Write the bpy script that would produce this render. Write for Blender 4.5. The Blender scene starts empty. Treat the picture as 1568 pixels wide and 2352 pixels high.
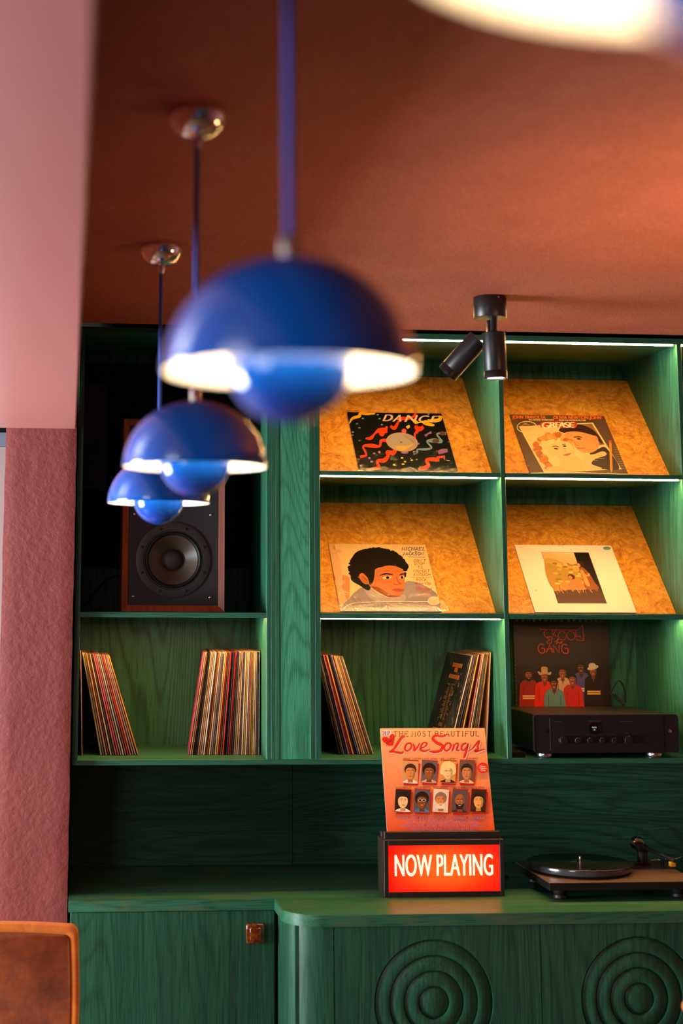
import bpy, bmesh, math, random
from mathutils import Vector, Matrix
from mathutils.geometry import tessellate_polygon
PI = math.pi
S = bpy.context.scene
COL = S.collection
R = math.radians

# ------------------------------------------------------------------ camera
CAM_H = 1.8
cam_d = bpy.data.cameras.new('camera')
cam = bpy.data.objects.new('camera', cam_d)
COL.objects.link(cam)
cam_d.sensor_fit = 'VERTICAL'
cam_d.sensor_height = 36.0
cam_d.sensor_width = 24.0
FPX, PX, PY = 3571.5, 486.6, 793.8                      # focal length and principal point on the 1568 x 2352 frame
cam_d.lens = FPX / 2352 * 36.0
cam_d.shift_x = (784 - PX) / 2352
cam_d.shift_y = (PY - 1176) / 2352
rt = Vector((0.9958951, -0.0903478, 0.0054915))
fw = Vector((0.0883628, 0.9835799, 0.1573611))
up = Vector((-0.0196185, -0.1562299, 0.9875259))
mw = Matrix((rt, up, -fw)).transposed().to_4x4()
mw.translation = (0, 0, CAM_H)
cam.matrix_world = mw
cam_d.clip_start = 0.05
cam_d.dof.use_dof = True
cam_d.dof.focus_distance = 4.87
cam_d.dof.aperture_fstop = 2.3
S.camera = cam

# ------------------------------------------------------------------ light
S.view_settings.view_transform = 'Standard'
S.view_settings.look = 'None'
S.view_settings.gamma = 1.0
S.view_settings.exposure = 0.0
S.view_settings.use_curve_mapping = False

w = bpy.data.worlds.new('room')
S.world = w
w.use_nodes = True
w.node_tree.nodes['Background'].inputs[0].default_value = (0.55, 0.50, 0.47, 1)
w.node_tree.nodes['Background'].inputs[1].default_value = 0.045


def area(name, loc, target, sx, sy, power, color, spread=180):
    l = bpy.data.lights.new(name, 'AREA')
    l.shape = 'RECTANGLE'
    l.size, l.size_y = sx, sy
    l.energy = power
    l.color = color
    l.spread = R(spread)
    o = bpy.data.objects.new(name, l)
    COL.objects.link(o)
    o.location = loc
    d = Vector(target) - Vector(loc)
    o.rotation_euler = d.to_track_quat('-Z', 'Y').to_euler()
    return o


def spot(name, loc, target, power, color, angle, blend, radius):
    l = bpy.data.lights.new(name, 'SPOT')
    l.energy = power
    l.color = color
    l.spot_size = R(angle)
    l.spot_blend = blend
    l.shadow_soft_size = radius
    o = bpy.data.objects.new(name, l)
    COL.objects.link(o)
    o.location = loc
    d = Vector(target) - Vector(loc)
    o.rotation_euler = d.to_track_quat('-Z', 'Y').to_euler()
    return o


# daylight from the low windows on the left of the room
area('window_light_left', (-3.0, 3.75, 1.05), (1.2, 4.05, 1.75), 1.5, 1.0, 300, (0.90, 0.95, 1.0))
# daylight from the shopfront behind the camera on the left
area('window_light_front', (-1.75, 0.15, 1.85), (0.3, 1.9, 2.05), 1.1, 0.8, 26, (0.90, 0.95, 1.0))
# warm wall lamp outside the frame on the right, shining up at the ceiling
spot('wall_lamp_right', (1.75, 2.75, 1.80), (1.6, 2.85, 2.59), 60, (1.0, 0.55, 0.22), 130, 0.9, 0.08)

# ------------------------------------------------------------------ helpers


def srgb(c):
    def f(v):
        v /= 255.0
        return v / 12.92 if v <= 0.04045 else ((v + 0.055) / 1.055) ** 2.4
    return (f(c[0]), f(c[1]), f(c[2]), 1.0)


def smooth(me, ang=35):
    for p in me.polygons:
        p.use_smooth = True
    try:
        me.set_sharp_from_angle(angle=R(ang))
    except Exception:
        pass


def world_of(o):
    m = o.matrix_basis.copy()
    if o.parent is not None:
        m = world_of(o.parent) @ o.matrix_parent_inverse @ m
    return m


def obj(name, bm, mat, parent=None, sm=False, ang=35):
    me = bpy.data.meshes.new(name)
    bmesh.ops.recalc_face_normals(bm, faces=bm.faces[:])
    bm.to_mesh(me)
    bm.free()
    if mat is not None:
        me.materials.append(mat)
    if sm:
        smooth(me, ang)
    o = bpy.data.objects.new(name, me)
    COL.objects.link(o)
    if parent is not None:
        o.parent = parent
        o.matrix_parent_inverse = world_of(parent).inverted()
    return o


def tag(o, label=None, cat=None, group=None, kind=None):
    if label:
        o['label'] = label
    if cat:
        o['category'] = cat
    if group:
        o['group'] = group
    if kind:
        o['kind'] = kind
    return o


def thing(name, label, cat, loc=(0, 0, 0), group=None):
    o = bpy.data.objects.new(name, None)
    o.empty_display_size = 0.05
    COL.objects.link(o)
    o.location = loc
    return tag(o, label, cat, group)


def box(bm, x0, x1, y0, y1, z0, z1, bev=0.0, seg=2):
    vs = [bm.verts.new((x, y, z)) for z in (z0, z1) for y in (y0, y1) for x in (x0, x1)]
    fs = [(0, 1, 3, 2), (4, 6, 7, 5), (0, 4, 5, 1), (2, 3, 7, 6), (0, 2, 6, 4), (1, 5, 7, 3)]
    faces = [bm.faces.new([vs[i] for i in f]) for f in fs]
    if bev > 0:
        es = list({e for f in faces for e in f.edges})
        bmesh.ops.bevel(bm, geom=es, offset=bev, segments=seg, affect='EDGES', profile=0.5)
    return bm


def bbox(name, mat, parent, x0, x1, y0, y1, z0, z1, bev=0.0, seg=2, sm=False):
    return obj(name, box(bmesh.new(), x0, x1, y0, y1, z0, z1, bev, seg), mat, parent, sm)


def frame_axes(axis):
    a = Vector(axis).normalized()
    t = Vector((0, 0, 1)) if abs(a.z) < 0.9 else Vector((1, 0, 0))
    u = t.cross(a).normalized()
    v = a.cross(u)
    return a, u, v


def lathe(bm, prof, loc=(0, 0, 0), axis=(0, 0, 1), seg=48, cap0=False, cap1=False):
    """prof: list of (radius, height along the axis)."""
    a, u, v = frame_axes(axis)
    L = Vector(loc)
    rings = []
    for r, h in prof:
        if r < 1e-6:
            rings.append([bm.verts.new(L + a * h)])
        else:
            rings.append([bm.verts.new(L + a * h + u * (r * math.cos(2 * PI * i / seg)) + v * (r * math.sin(2 * PI * i / seg)))
                          for i in range(seg)])
    for A, B in zip(rings[:-1], rings[1:]):
        for i in range(seg):
            j = (i + 1) % seg
            if len(A) == 1 and len(B) == 1:
                continue
            if len(A) == 1:
                bm.faces.new((A[0], B[i], B[j]))
            elif len(B) == 1:
                bm.faces.new((A[i], B[0], A[j]))
            else:
                bm.faces.new((A[i], B[i], B[j], A[j]))
    if cap0 and len(rings[0]) > 1:
        bm.faces.new(rings[0])
    if cap1 and len(rings[-1]) > 1:
        bm.faces.new(rings[-1])
    return bm


def tube(bm, pts, r, seg=10, closed=False):
    pts = [Vector(p) for p in pts]
    n = len(pts)
    rings = []
    for i, p in enumerate(pts):
        if closed:
            t = pts[(i + 1) % n] - pts[i - 1]
        else:
            t = pts[min(i + 1, n - 1)] - pts[max(i - 1, 0)]
        a, u, v = frame_axes(t)
        rr = r[i] if isinstance(r, (list, tuple)) else r
        rings.append([bm.verts.new(p + u * (rr * math.cos(2 * PI * k / seg)) + v * (rr * math.sin(2 * PI * k / seg))) for k in range(seg)])
    for i in range(n if closed else n - 1):
        A, B = rings[i], rings[(i + 1) % n]
        for k in range(seg):
            m = (k + 1) % seg
            bm.faces.new((A[k], B[k], B[m], A[m]))
    if not closed:
        bm.faces.new(rings[0])
        bm.faces.new(rings[-1])
    return bm


def prism(bm, poly, lo, hi, to3):
    """poly: 2-D outline, extruded from lo to hi; to3(u, v, h) -> point."""
    A = [bm.verts.new(to3(u, v, lo)) for u, v in poly]
    B = [bm.verts.new(to3(u, v, hi)) for u, v in poly]
    n = len(poly)
    for i in range(n):
        bm.faces.new((A[i], A[(i + 1) % n], B[(i + 1) % n], B[i]))
    for L, ring in ((A, A), (B, B)):
        for tri in tessellate_polygon([[v.co for v in ring]]):
            try:
                bm.faces.new([ring[i] for i in tri])
            except ValueError:
                pass
    return bm


def catmull(pts, n=8, closed=False):
    out = []
    m = len(pts)
    rng = range(m if closed else m - 1)
    for i in rng:
        def P(k):
            return pts[k % m] if closed else pts[min(max(k, 0), m - 1)]
        p0, p1, p2, p3 = P(i - 1), P(i), P(i + 1), P(i + 2)
        for s in range(n):
            t = s / n
            out.append(tuple(0.5 * ((2 * b) + (c - a) * t + (2 * a - 5 * b + 4 * c - d) * t * t + (3 * b - a - 3 * c + d) * t ** 3)
                             for a, b, c, d in zip(p0, p1, p2, p3)))
    if not closed:
        out.append(tuple(pts[-1]))
    return out


# ------------------------------------------------------------------ materials
class N:
    def __init__(s, name):
        s.m = bpy.data.materials.new(name)
        s.m.use_nodes = True
        s.t = s.m.node_tree
        s.b = s.t.nodes['Principled BSDF']

    def n(s, typ, **kw):
        nd = s.t.nodes.new(typ)
        for k, v in kw.items():
            if k.startswith('i_'):
                key = k[2:]
                nd.inputs[int(key) if key.isdigit() else key.replace('_', ' ')].default_value = v
            else:
                setattr(nd, k, v)
        return nd

    def l(s, a, b):
        s.t.links.new(a, b)

    def ramp(s, fac, stops, interp='LINEAR'):
        r = s.n('ShaderNodeValToRGB')
        r.color_ramp.interpolation = interp
        e = r.color_ramp.elements
        while len(e) < len(stops):
            e.new(0.5)
        for k, (p, c) in enumerate(stops):
            e[k].position = p
            e[k].color = c if len(c) == 4 else (*c, 1)
        s.l(fac, r.inputs[0])
        return r.outputs[0]

    def mix(s, fac, a, b, mode='MIX'):
        m = s.n('ShaderNodeMix', data_type='RGBA', blend_type=mode)
        for sock, val in ((m.inputs[0], fac), (m.inputs[6], a), (m.inputs[7], b)):
            if hasattr(val, 'links') or hasattr(val, 'is_linked'):
                s.l(val, sock)
            else:
                sock.default_value = val
        return m.outputs[2]

    def bump(s, h, strength=0.2, dist=0.002):
        b = s.n('ShaderNodeBump')
        b.inputs['Strength'].default_value = strength
        b.inputs['Distance'].default_value = dist
        s.l(h, b.inputs['Height'])
        s.l(b.outputs[0], s.b.inputs['Normal'])

    def coords(s, scale=(1, 1, 1), loc=(0, 0, 0), kind='Object'):
        tc = s.n('ShaderNodeTexCoord')
        mp = s.n('ShaderNodeMapping')
        mp.inputs['Scale'].default_value = scale
        mp.inputs['Location'].default_value = loc
        s.l(tc.outputs[kind], mp.inputs[0])
        return mp.outputs[0]

    def noise(s, vec, scale, detail=3, rough=0.5, dist=0.0):
        nd = s.n('ShaderNodeTexNoise')
        nd.inputs['Scale'].default_value = scale
        nd.inputs['Detail'].default_value = detail
        nd.inputs['Roughness'].default_value = rough
        nd.inputs['Distortion'].default_value = dist
        s.l(vec, nd.inputs['Vector'])
        return nd.outputs[0]


def plain(name, col, rough=0.5, metal=0.0, spec=0.5, coat=0.0, grain=None):
    q = N(name)
    q.b.inputs['Base Color'].default_value = (*col[:3], 1)
    q.b.inputs['Roughness'].default_value = rough
    q.b.inputs['Metallic'].default_value = metal
    q.b.inputs['Specular IOR Level'].default_value = spec
    q.b.inputs['Coat Weight'].default_value = coat
    if grain:
        v = q.coords()
        h = q.noise(v, grain[0], 3)
        q.bump(h, grain[1], grain[2])
    return q.m


def emit(name, col, strength):
    q = N(name)
    q.b.inputs['Base Color'].default_value = (0, 0, 0, 1)
    q.b.inputs['Emission Color'].default_value = (*col[:3], 1)
    q.b.inputs['Emission Strength'].default_value = strength
    return q.m


def wood_green(name, axis='z', bright=1.0, cathedral=0.55, off=0.0):
    """Green stained oak: open pores and cathedral grain along one axis."""
    q = N(name)
    sc = {'z': (1, 1, 0.022), 'x': (0.022, 1, 1), 'y': (1, 0.022, 1)}[axis]
    sc2 = {'z': (1, 1, 0.11), 'x': (0.11, 1, 1), 'y': (1, 0.11, 1)}[axis]
    v = q.coords(sc, (off, off * .7, off * .3))
    fine = q.noise(v, 430, 2, 0.55)
    mid = q.noise(v, 40, 3, 0.55)
    v2 = q.coords(sc2, (off * 1.3, off * .4, off * .9))
    big = q.noise(v2, 4.2, 1, 0.35, 0.15)
    mu = q.n('ShaderNodeMath', operation='MULTIPLY', i_1=250.0)
    q.l(big, mu.inputs[0])
    jt = q.n('ShaderNodeMath', operation='MULTIPLY_ADD', i_1=3.0)
    q.l(fine, jt.inputs[0])
    q.l(mu.outputs[0], jt.inputs[2])
    sn = q.n('ShaderNodeMath', operation='SINE')
    q.l(jt.outputs[0], sn.inputs[0])
    mr = q.n('ShaderNodeMath', operation='MULTIPLY_ADD', i_1=0.5, i_2=0.5)
    q.l(sn.outputs[0], mr.inputs[0])
    b = bright
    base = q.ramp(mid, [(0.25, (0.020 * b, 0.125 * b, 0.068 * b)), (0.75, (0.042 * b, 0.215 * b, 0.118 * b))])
    dark = q.ramp(fine, [(0.36, (0.34, 0.42, 0.40)), (0.50, (1, 1, 1))])
    c1 = q.mix(0.75, base, dark, 'MULTIPLY')
    ring = q.ramp(mr.outputs[0], [(0.0, (0.34, 0.44, 0.42)), (0.26, (0.93, 0.96, 0.96)), (1.0, (1.08, 1.08, 1.08))])
    c2 = q.mix(cathedral, c1, ring, 'MULTIPLY')
    q.l(c2, q.b.inputs['Base Color'])
    q.b.inputs['Roughness'].default_value = 0.42
    q.b.inputs['Specular IOR Level'].default_value = 0.4
    q.bump(fine, 0.12, 0.001)
    return q.m


def burl(name):
    q = N(name)
    v = q.coords((1, 1, 1))
    sw = q.noise(v, 13, 6, 0.66, 2.2)
    fine = q.noise(v, 62, 5, 0.65, 2.5)
    ringn = q.noise(v, 9.0, 2, 0.5, 1.2)
    mul = q.n('ShaderNodeMath', operation='MULTIPLY', i_1=46.0)
    q.l(ringn, mul.inputs[0])
    sn = q.n('ShaderNodeMath', operation='SINE')
    q.l(mul.outputs[0], sn.inputs[0])
    base = q.ramp(sw, [(0.22, (0.22, 0.055, 0.007)), (0.40, (0.74, 0.31, 0.036)), (0.55, (0.93, 0.46, 0.062)), (0.8, (0.96, 0.55, 0.11))])
    f2 = q.ramp(fine, [(0.3, (0.55, 0.42, 0.32)), (0.55, (1, 1, 1))])
    c = q.mix(0.65, base, f2, 'MULTIPLY')
    rg = q.ramp(sn.outputs[0], [(0.0, (0.62, 0.52, 0.45)), (0.35, (1, 1, 1))])
    c = q.mix(0.35, c, rg, 'MULTIPLY')
    vo = q.n('ShaderNodeTexVoronoi', feature='F1')
    vo.inputs['Scale'].default_value = 95
    q.l(v, vo.inputs['Vector'])
    dots = q.ramp(vo.outputs['Distance'], [(0.10, (0.18, 0.10, 0.05)), (0.22, (1, 1, 1))])
    clus = q.ramp(q.noise(v, 7, 2), [(0.47, (0, 0, 0)), (0.6, (1, 1, 1))])
    c = q.mix(clus, c, q.mix(0.85, c, dots, 'MULTIPLY'))
    q.l(c, q.b.inputs['Base Color'])
    q.b.inputs['Roughness'].default_value = 0.32
    q.b.inputs['Coat Weight'].default_value = 0.15
    return q.m


def rough_wall(name, c0, c1, scale=60, strength=0.5, dist=0.004, rough=0.6, fine=True):
    q = N(name)
    v = q.coords()
    big = q.noise(v, 6, 3)
    c = q.ramp(big, [(0.35, c0), (0.65, c1)])
    q.l(c, q.b.inputs['Base Color'])
    q.b.inputs['Roughness'].default_value = rough
    h = q.noise(v, scale, 4, 0.6)
    q.bump(h, strength, dist)
    return q.m


def sleeve_mat(name):
    """Card sleeve edge: colour of the object, worn and printed along its length."""
    q = N(name)
    oi = q.n('ShaderNodeObjectInfo')
    tc = q.n('ShaderNodeTexCoord')
    add = q.n('ShaderNodeVectorMath', operation='ADD')
    q.l(tc.outputs['Object'], add.inputs[0])
    cmb = q.n('ShaderNodeCombineXYZ')
    mu = q.n('ShaderNodeMath', operation='MULTIPLY', i_1=37.0)
    q.l(oi.outputs['Random'], mu.inputs[0])
    q.l(mu.outputs[0], cmb.inputs[2])
    q.l(cmb.outputs[0], add.inputs[1])
    mp = q.n('ShaderNodeMapping')
    mp.inputs['Scale'].default_value = (90, 6, 5)
    q.l(add.outputs[0], mp.inputs[0])
    seg = q.noise(mp.outputs[0], 1.6, 2, 0.5)
    wear = q.noise(mp.outputs[0], 9, 3, 0.6)
    col = q.mix(q.ramp(seg, [(0.55, (0, 0, 0)), (0.62, (0.6, 0.6, 0.6))]), oi.outputs['Color'], (0.06, 0.04, 0.035, 1))
    col = q.mix(q.ramp(wear, [(0.62, (0, 0, 0)), (0.72, (0.7, 0.7, 0.7))]), col, (0.62, 0.52, 0.42, 1))
    q.l(col, q.b.inputs['Base Color'])
    q.b.inputs['Roughness'].default_value = 0.45
    return q.m


def print_mat(name, rough=0.4, coat=0.0):
    q = N(name)
    a = q.n('ShaderNodeVertexColor')
    a.layer_name = 'Col'
    q.l(a.outputs[0], q.b.inputs['Base Color'])
    q.b.inputs['Roughness'].default_value = rough
    q.b.inputs['Coat Weight'].default_value = coat
    return q.m


def film_mat(name):
    q = N(name)
    tr = q.n('ShaderNodeBsdfTransparent')
    gl = q.n('ShaderNodeBsdfGlossy')
    gl.inputs['Roughness'].default_value = 0.10
    gl.inputs['Color'].default_value = (1, 0.95, 0.9, 1)
    v = q.coords((1, 1, 1))
    nz = q.noise(v, 40, 3, 0.6, 1.5)
    b = q.n('ShaderNodeBump')
    b.inputs['Strength'].default_value = 0.6
    b.inputs['Distance'].default_value = 0.004
    q.l(nz, b.inputs['Height'])
    q.l(b.outputs[0], gl.inputs['Normal'])
    mx = q.n('ShaderNodeMixShader')
    mx.inputs[0].default_value = 0.09
    q.l(tr.outputs[0], mx.inputs[1])
    q.l(gl.outputs[0], mx.inputs[2])
    out = q.t.nodes['Material Output']
    q.l(mx.outputs[0], out.inputs['Surface'])
    return q.m


M_GV = wood_green('green_oak_vertical', 'z')
M_GV2 = wood_green('green_oak_vertical_back', 'z', 0.95, 0.8, 3.3)
M_GH = wood_green('green_oak_horizontal', 'x', 0.95, 0.25, 1.7)
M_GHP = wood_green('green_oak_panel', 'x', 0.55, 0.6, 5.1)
M_GT = wood_green('green_oak_worktop', 'x', 0.85, 0.3, 8.2)
q_t = M_GT.node_tree
_pb = q_t.nodes['Principled BSDF']
_src = _pb.inputs['Base Color'].links[0].from_socket
_tc = q_t.nodes.new('ShaderNodeTexCoord')
_mp = q_t.nodes.new('ShaderNodeMapping')
_mp.inputs['Scale'].default_value = (.35, 1, 1)
q_t.links.new(_tc.outputs['Object'], _mp.inputs[0])
_nz = q_t.nodes.new('ShaderNodeTexNoise')
_nz.inputs['Scale'].default_value = 22
_nz.inputs['Detail'].default_value = 5
_nz.inputs['Roughness'].default_value = .7
q_t.links.new(_mp.outputs[0], _nz.inputs['Vector'])
_rp = q_t.nodes.new('ShaderNodeValToRGB')
_rp.color_ramp.elements[0].position = .48
_rp.color_ramp.elements[0].color = (0, 0, 0, 1)
_rp.color_ramp.elements[1].position = .66
_rp.color_ramp.elements[1].color = (.75, .75, .75, 1)
q_t.links.new(_nz.outputs[0], _rp.inputs[0])
_mx = q_t.nodes.new('ShaderNodeMix')
_mx.data_type = 'RGBA'
q_t.links.new(_rp.outputs[0], _mx.inputs[0])
q_t.links.new(_src, _mx.inputs[6])
_mx.inputs[7].default_value = (.085, .130, .050, 1)      # stain worn thin by use
q_t.links.new(_mx.outputs[2], _pb.inputs['Base Color'])
_pb.inputs['Roughness'].default_value = .33
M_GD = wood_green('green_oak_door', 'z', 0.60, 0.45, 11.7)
M_EDGE = wood_green('green_oak_edge', 'z', 0.75, 0.0, 2.2)
M_EDGEH = wood_green('green_oak_edge_horizontal', 'x', 0.75, 0.0, 2.9)
M_PIL = wood_green('green_oak_pillar', 'z', 2.0, 0.5, 9.3)
M_BURL = burl('burl_veneer')
M_BLK = plain('black_fabric', (0.006, 0.006, 0.006), 0.9, grain=(300, 0.4, 0.002))
M_BLKMET = plain('black_metal', (0.010, 0.010, 0.011), 0.38, 0.0, 0.5)
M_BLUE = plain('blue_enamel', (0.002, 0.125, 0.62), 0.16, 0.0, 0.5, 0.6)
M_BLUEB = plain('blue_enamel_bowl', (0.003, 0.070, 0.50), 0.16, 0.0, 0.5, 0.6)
M_WHITE_IN = plain('white_enamel', (0.85, 0.80, 0.72), 0.5)
M_CHROME = plain('chrome', (0.80, 0.78, 0.75), 0.08, 1.0)
M_NICKEL = plain('brushed_nickel', (0.62, 0.62, 0.62), 0.25, 1.0)
M_CORD = plain('blue_cord', (0.015, 0.09, 0.50), 0.6)
M_LED = emit('led_warm', (1.0, 0.53, 0.19), 210)
M_LED_HOT = M_LED
M_BULB = emit('bulb_warm', (1.0, 0.74, 0.42), 130)

# ------------------------------------------------------------------ the room
Y0 = 4.80                                   # front plane of the shelving
YB = 5.269                                  # its back panels
CE = 2.59                                   # ceiling height
q = N('terracotta_ceiling')
v = q.coords()
gr = q.noise(v, 270, 2, 0.65)
bs = q.ramp(q.noise(v, 5, 3), [(.35, (0.37, 0.090, 0.044)), (.65, (0.41, 0.104, 0.052))])
sp_ = q.ramp(gr, [(.36, (.58, .52, .50)), (.50, (1, 1, 1)), (.66, (1.22, 1.22, 1.22))])
q.l(q.mix(1.0, bs, sp_, 'MULTIPLY'), q.b.inputs['Base Color'])
q.b.inputs['Roughness'].default_value = .8
q.bump(gr, .7, .003)
M_CEIL = q.m
M_PIER = rough_wall('brick_red_plaster', (0.215, 0.050, 0.044), (0.25, 0.060, 0.053), 45, 0.55, 0.005, 0.42)
M_SOFF = plain('daylit_pink_soffit', (0.62, 0.24, 0.22), 0.32, grain=(14, 0.15, 0.003))  # daylight on the beam is put into its paler pink
M_FLOOR = rough_wall('floor_boards', (0.10, 0.06, 0.035), (0.14, 0.08, 0.045), 20, 0.1, 0.002, 0.5)
M_DARK = plain('dark_plaster', (0.03, 0.02, 0.018), 0.9)


def struct(name, mat, x0, x1, y0, y1, z0, z1, bev=0.0):
    return tag(bbox(name, mat, None, x0, x1, y0, y1, z0, z1, bev), kind='structure')


struct('floor', M_FLOOR, -3.2, 3.4, -1.2, 5.4, -0.06, 0.0)
tag(bpy.data.objects['floor'], 'dark timber floor below the green cabinets')
struct('ceiling', M_CEIL, 0.012, 3.4, -1.2, 4.557, CE, CE + 0.035)
tag(bpy.data.objects['ceiling'], 'grainy terracotta ceiling above the green shelving')
struct('trim_1', M_DARK, -3.2, 3.4, -1.2, 5.4, 2.66, 2.70)
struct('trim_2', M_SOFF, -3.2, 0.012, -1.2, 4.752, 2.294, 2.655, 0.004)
tag(bpy.data.objects['trim_2'], 'daylit pink boxed-in beam at the upper left')
struct('wall_back', M_DARK, -3.2, 3.4, 5.30, 5.38, 0.0, 2.66)

struct('wall_right', M_PIER, 3.4, 3.48, -1.2, 5.38, 0.0, 2.66)


def pier():
    bm = bmesh.new()
    nx, nz = 10, 60
    rnd = random.Random(4)
    g = []
    for k in range(nz + 1):
        row = []
        for i in range(nx + 1):
            x = -0.201 + (0.214) * i / nx
            z = 2.30 * k / nz
            dx = rnd.uniform(-0.0012, 0.0012) if i in (0, nx) else 0
            y = 4.752 + rnd.uniform(-0.0007, 0.0007) + (0.004 if i in (0, nx) else 0)
            row.append(bm.verts.new((x + dx, y, z)))
        g.append(row)
    for k in range(nz):
        for i in range(nx):
            bm.faces.new((g[k][i], g[k][i + 1], g[k + 1][i + 1], g[k + 1][i]))
    for i in (0, nx):
        bk = [bm.verts.new((g[k][i].co.x, 5.295, g[k][i].co.z)) for k in range(nz + 1)]
        for k in range(nz):
            bm.faces.new((g[k][i], g[k + 1][i], bk[k + 1], bk[k]))
    return obj('wall_left', bm, M_PIER, None, True, 60)


tag(pier(), 'brick-red painted plaster pier left of the shelving', kind='structure')
dr = tag(bbox('door_1', plain('grey_door_paint', (0.36, 0.30, 0.28), 0.5), None, -1.10, -0.205, 4.90, 4.94, 0.0, 2.25), 'grey painted door behind the red pier', kind='structure')
bbox('door_frame', plain('blue_grey_paint', (0.16, 0.19, 0.28), 0.5), dr, -1.16, -0.2055, 4.895, 4.95, 2.251, 2.294)

# ------------------------------------------------------------------ shelving
X = dict(a=.0192, b=.0347, c=.6043, d=.771, e=1.3469, f=1.3616, g=1.9361, h=1.9508, i=2.525, j=2.5405)
ZT, ZTU = 2.6203, 2.602                    # top panel
Z1, Z2, Z3, Z4, Z5, Z6 = 2.180, 2.166, 1.7424, 1.7267, 1.3054, 1.2901
sh = thing('shelving_unit', 'green stained oak wall shelving with cubbyholes and slanted burl display boards', 'shelving', (1.28, 5.03, Z6))


def edged(o):
    """The raw front edge of a board takes the stain darker than its face."""
    o.data.materials.append(M_EDGE if o.dimensions.z > o.dimensions.x else M_EDGEH)
    for p in o.data.polygons:
        if p.normal.y < -.9:
            p.material_index = 1
    return o


def vpan(name, x0, x1, z0, z1, y0=Y0, y1=YB, mat=M_GV):
    return edged(bbox(name, mat, sh, x0, x1, y0, y1, z0, z1, 0.0007, 1))


edged(bbox('top_panel', M_GH, sh, X['a'], X['j'], Y0 + .0004, YB, ZTU, ZT, 0.0007, 1))
edged(bbox('bottom_panel', M_GH, sh, X['a'], X['j'], Y0 - .0004, YB + .005, Z6, Z5, 0.0007, 1))
vpan('side_panel', X['a'], X['b'], Z5, ZTU)
vpan('side_panel', X['i'], X['j'], Z5, ZTU)
# pillar: two pairs of panel edges with a fillet board between them
for x0, x1 in ((.6043, .6175), (.6180, .6310), (.6315, .6440), (.7370, .7530), (.7535, .7710)):
    vpan('upright', x0, x1, Z5, ZTU, Y0, YB)
bbox('pillar_board', M_PIL, sh, .6443, .7367, Y0 + .0016, Y0 + .02, Z5, ZTU, 0.0007, 1)
for x0, x1 in ((X['e'], X['f']), (X['g'], X['h'])):
    vpan('divider', x0, x1, Z5, ZTU)
# shelves
edged(bbox('shelf', M_GH, sh, X['b'], X['c'], Y0 + .0006, YB, Z4, Z3, 0.0007, 1))
for x0, x1 in ((X['d'], X['e']), (X['f'], X['g']), (X['h'], X['i'])):
    for za, zb in ((Z2, Z1), (Z4, Z3)):
        edged(bbox('shelf', M_GH, sh, x0, x1, Y0 + .0006, YB, za, zb, 0.0007, 1))
# backs
for x0, x1 in ((X['b'], X['c']), (X['d'], X['e']), (X['f'], X['g']), (X['h'], X['i'])):
    rows = ((Z5, Z4), (Z3, ZTU)) if x0 < .1 else ((Z5, Z4), (Z3, Z2), (Z1, ZTU))
    for za, zb in rows:
        bbox('back_panel', M_GV2, sh, x0 - .004, x1 + .004, YB, YB + .012, za - .004, zb + .004)
# slanted display boards


def slab(name, mat, parent, x0, x1, yb, zb, yt, zt, th):
    d = Vector((0, yt - yb, zt - zb)).normalized()
    nrm = Vector((0, d.z, -d.y))            # away from the viewer
    bm = bmesh.new()
    for sx in (x0, x1):
        for (yy, zz) in ((yb, zb), (yt, zt)):
            for k in (0, th):
                bm.verts.new((sx, yy + nrm.y * k, zz + nrm.z * k))
    v = list(bm.verts)
    for f in ((0, 2, 6, 4), (1, 5, 7, 3), (0, 1, 3, 2), (4, 6, 7, 5), (2, 3, 7, 6), (0, 4, 5, 1)):
        bm.faces.new([v[i] for i in f])
    return obj(name, bm, mat, parent)


BY, BT = 4.894, 5.258
for x0, x1 in ((X['d'], X['e']), (X['f'], X['g']), (X['h'], X['i'])):
    for zs in (Z1, Z3):
        slab('display_board', M_BURL, sh, x0 + .001, x1 - .001, BY, zs + .0012, BT, zs + .0012 + .364, .006)
# led strips behind the front edge under each shelf


def led(x0, x1, z, drop=.0042, back=.003):
    o = bbox('led_strip', M_LED, sh, x0 + .003, x1 - .012, Y0 + back, Y0 + back + .010, z - drop, z - .0001)
    tag(o, 'glowing warm white strip')
    bbox('led_light_block', M_EDGEH, sh, x0 + .002, x1 - .002, Y0 + back + .0102, Y0 + back + .0125, z - drop - .0006, z - .0001)  # unseen strip added to keep led light off the back panels
    return o


for x0, x1 in ((X['d'], X['e']), (X['f'], X['g']), (X['h'], X['i'])):
    led(x0, x1, ZTU)
    led(x0, x1, Z2)
    led(x0, x1, Z4, *((.0028, .003) if x0 < 1 else (.0003, .060)))
led(X['b'], X['c'], Z4, .0003, .060)
# black acoustic felt behind the loudspeaker
fl = bbox('acoustic_felt', M_BLK, None, X['b'] + .002, X['c'] - .002, 5.255, 5.2685, 1.885, ZTU - .03)
tag(fl, 'black acoustic felt sheet on the back of the loudspeaker bay', 'acoustic panel')
q = N('perforated_black')
vv = q.coords((1, 1, 1))
vo = q.n('ShaderNodeTexVoronoi', feature='F1')
vo.inputs['Scale'].default_value = 42
vo.inputs['Randomness'].default_value = 0.15
q.l(vv, vo.inputs['Vector'])
q.l(q.ramp(vo.outputs['Distance'], [(0.3, (0.002, 0.002, 0.002)), (0.4, (0.030, 0.022, 0.014))]), q.b.inputs['Base Color'])
pf = bbox('perforated_panel', q.m, None, X['b'] + .004, .118, 5.243, 5.2545, 2.14, 2.50)
tag(pf, 'dark perforated acoustic sheet standing in the upper left corner of the loudspeaker bay', 'acoustic panel')

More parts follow.
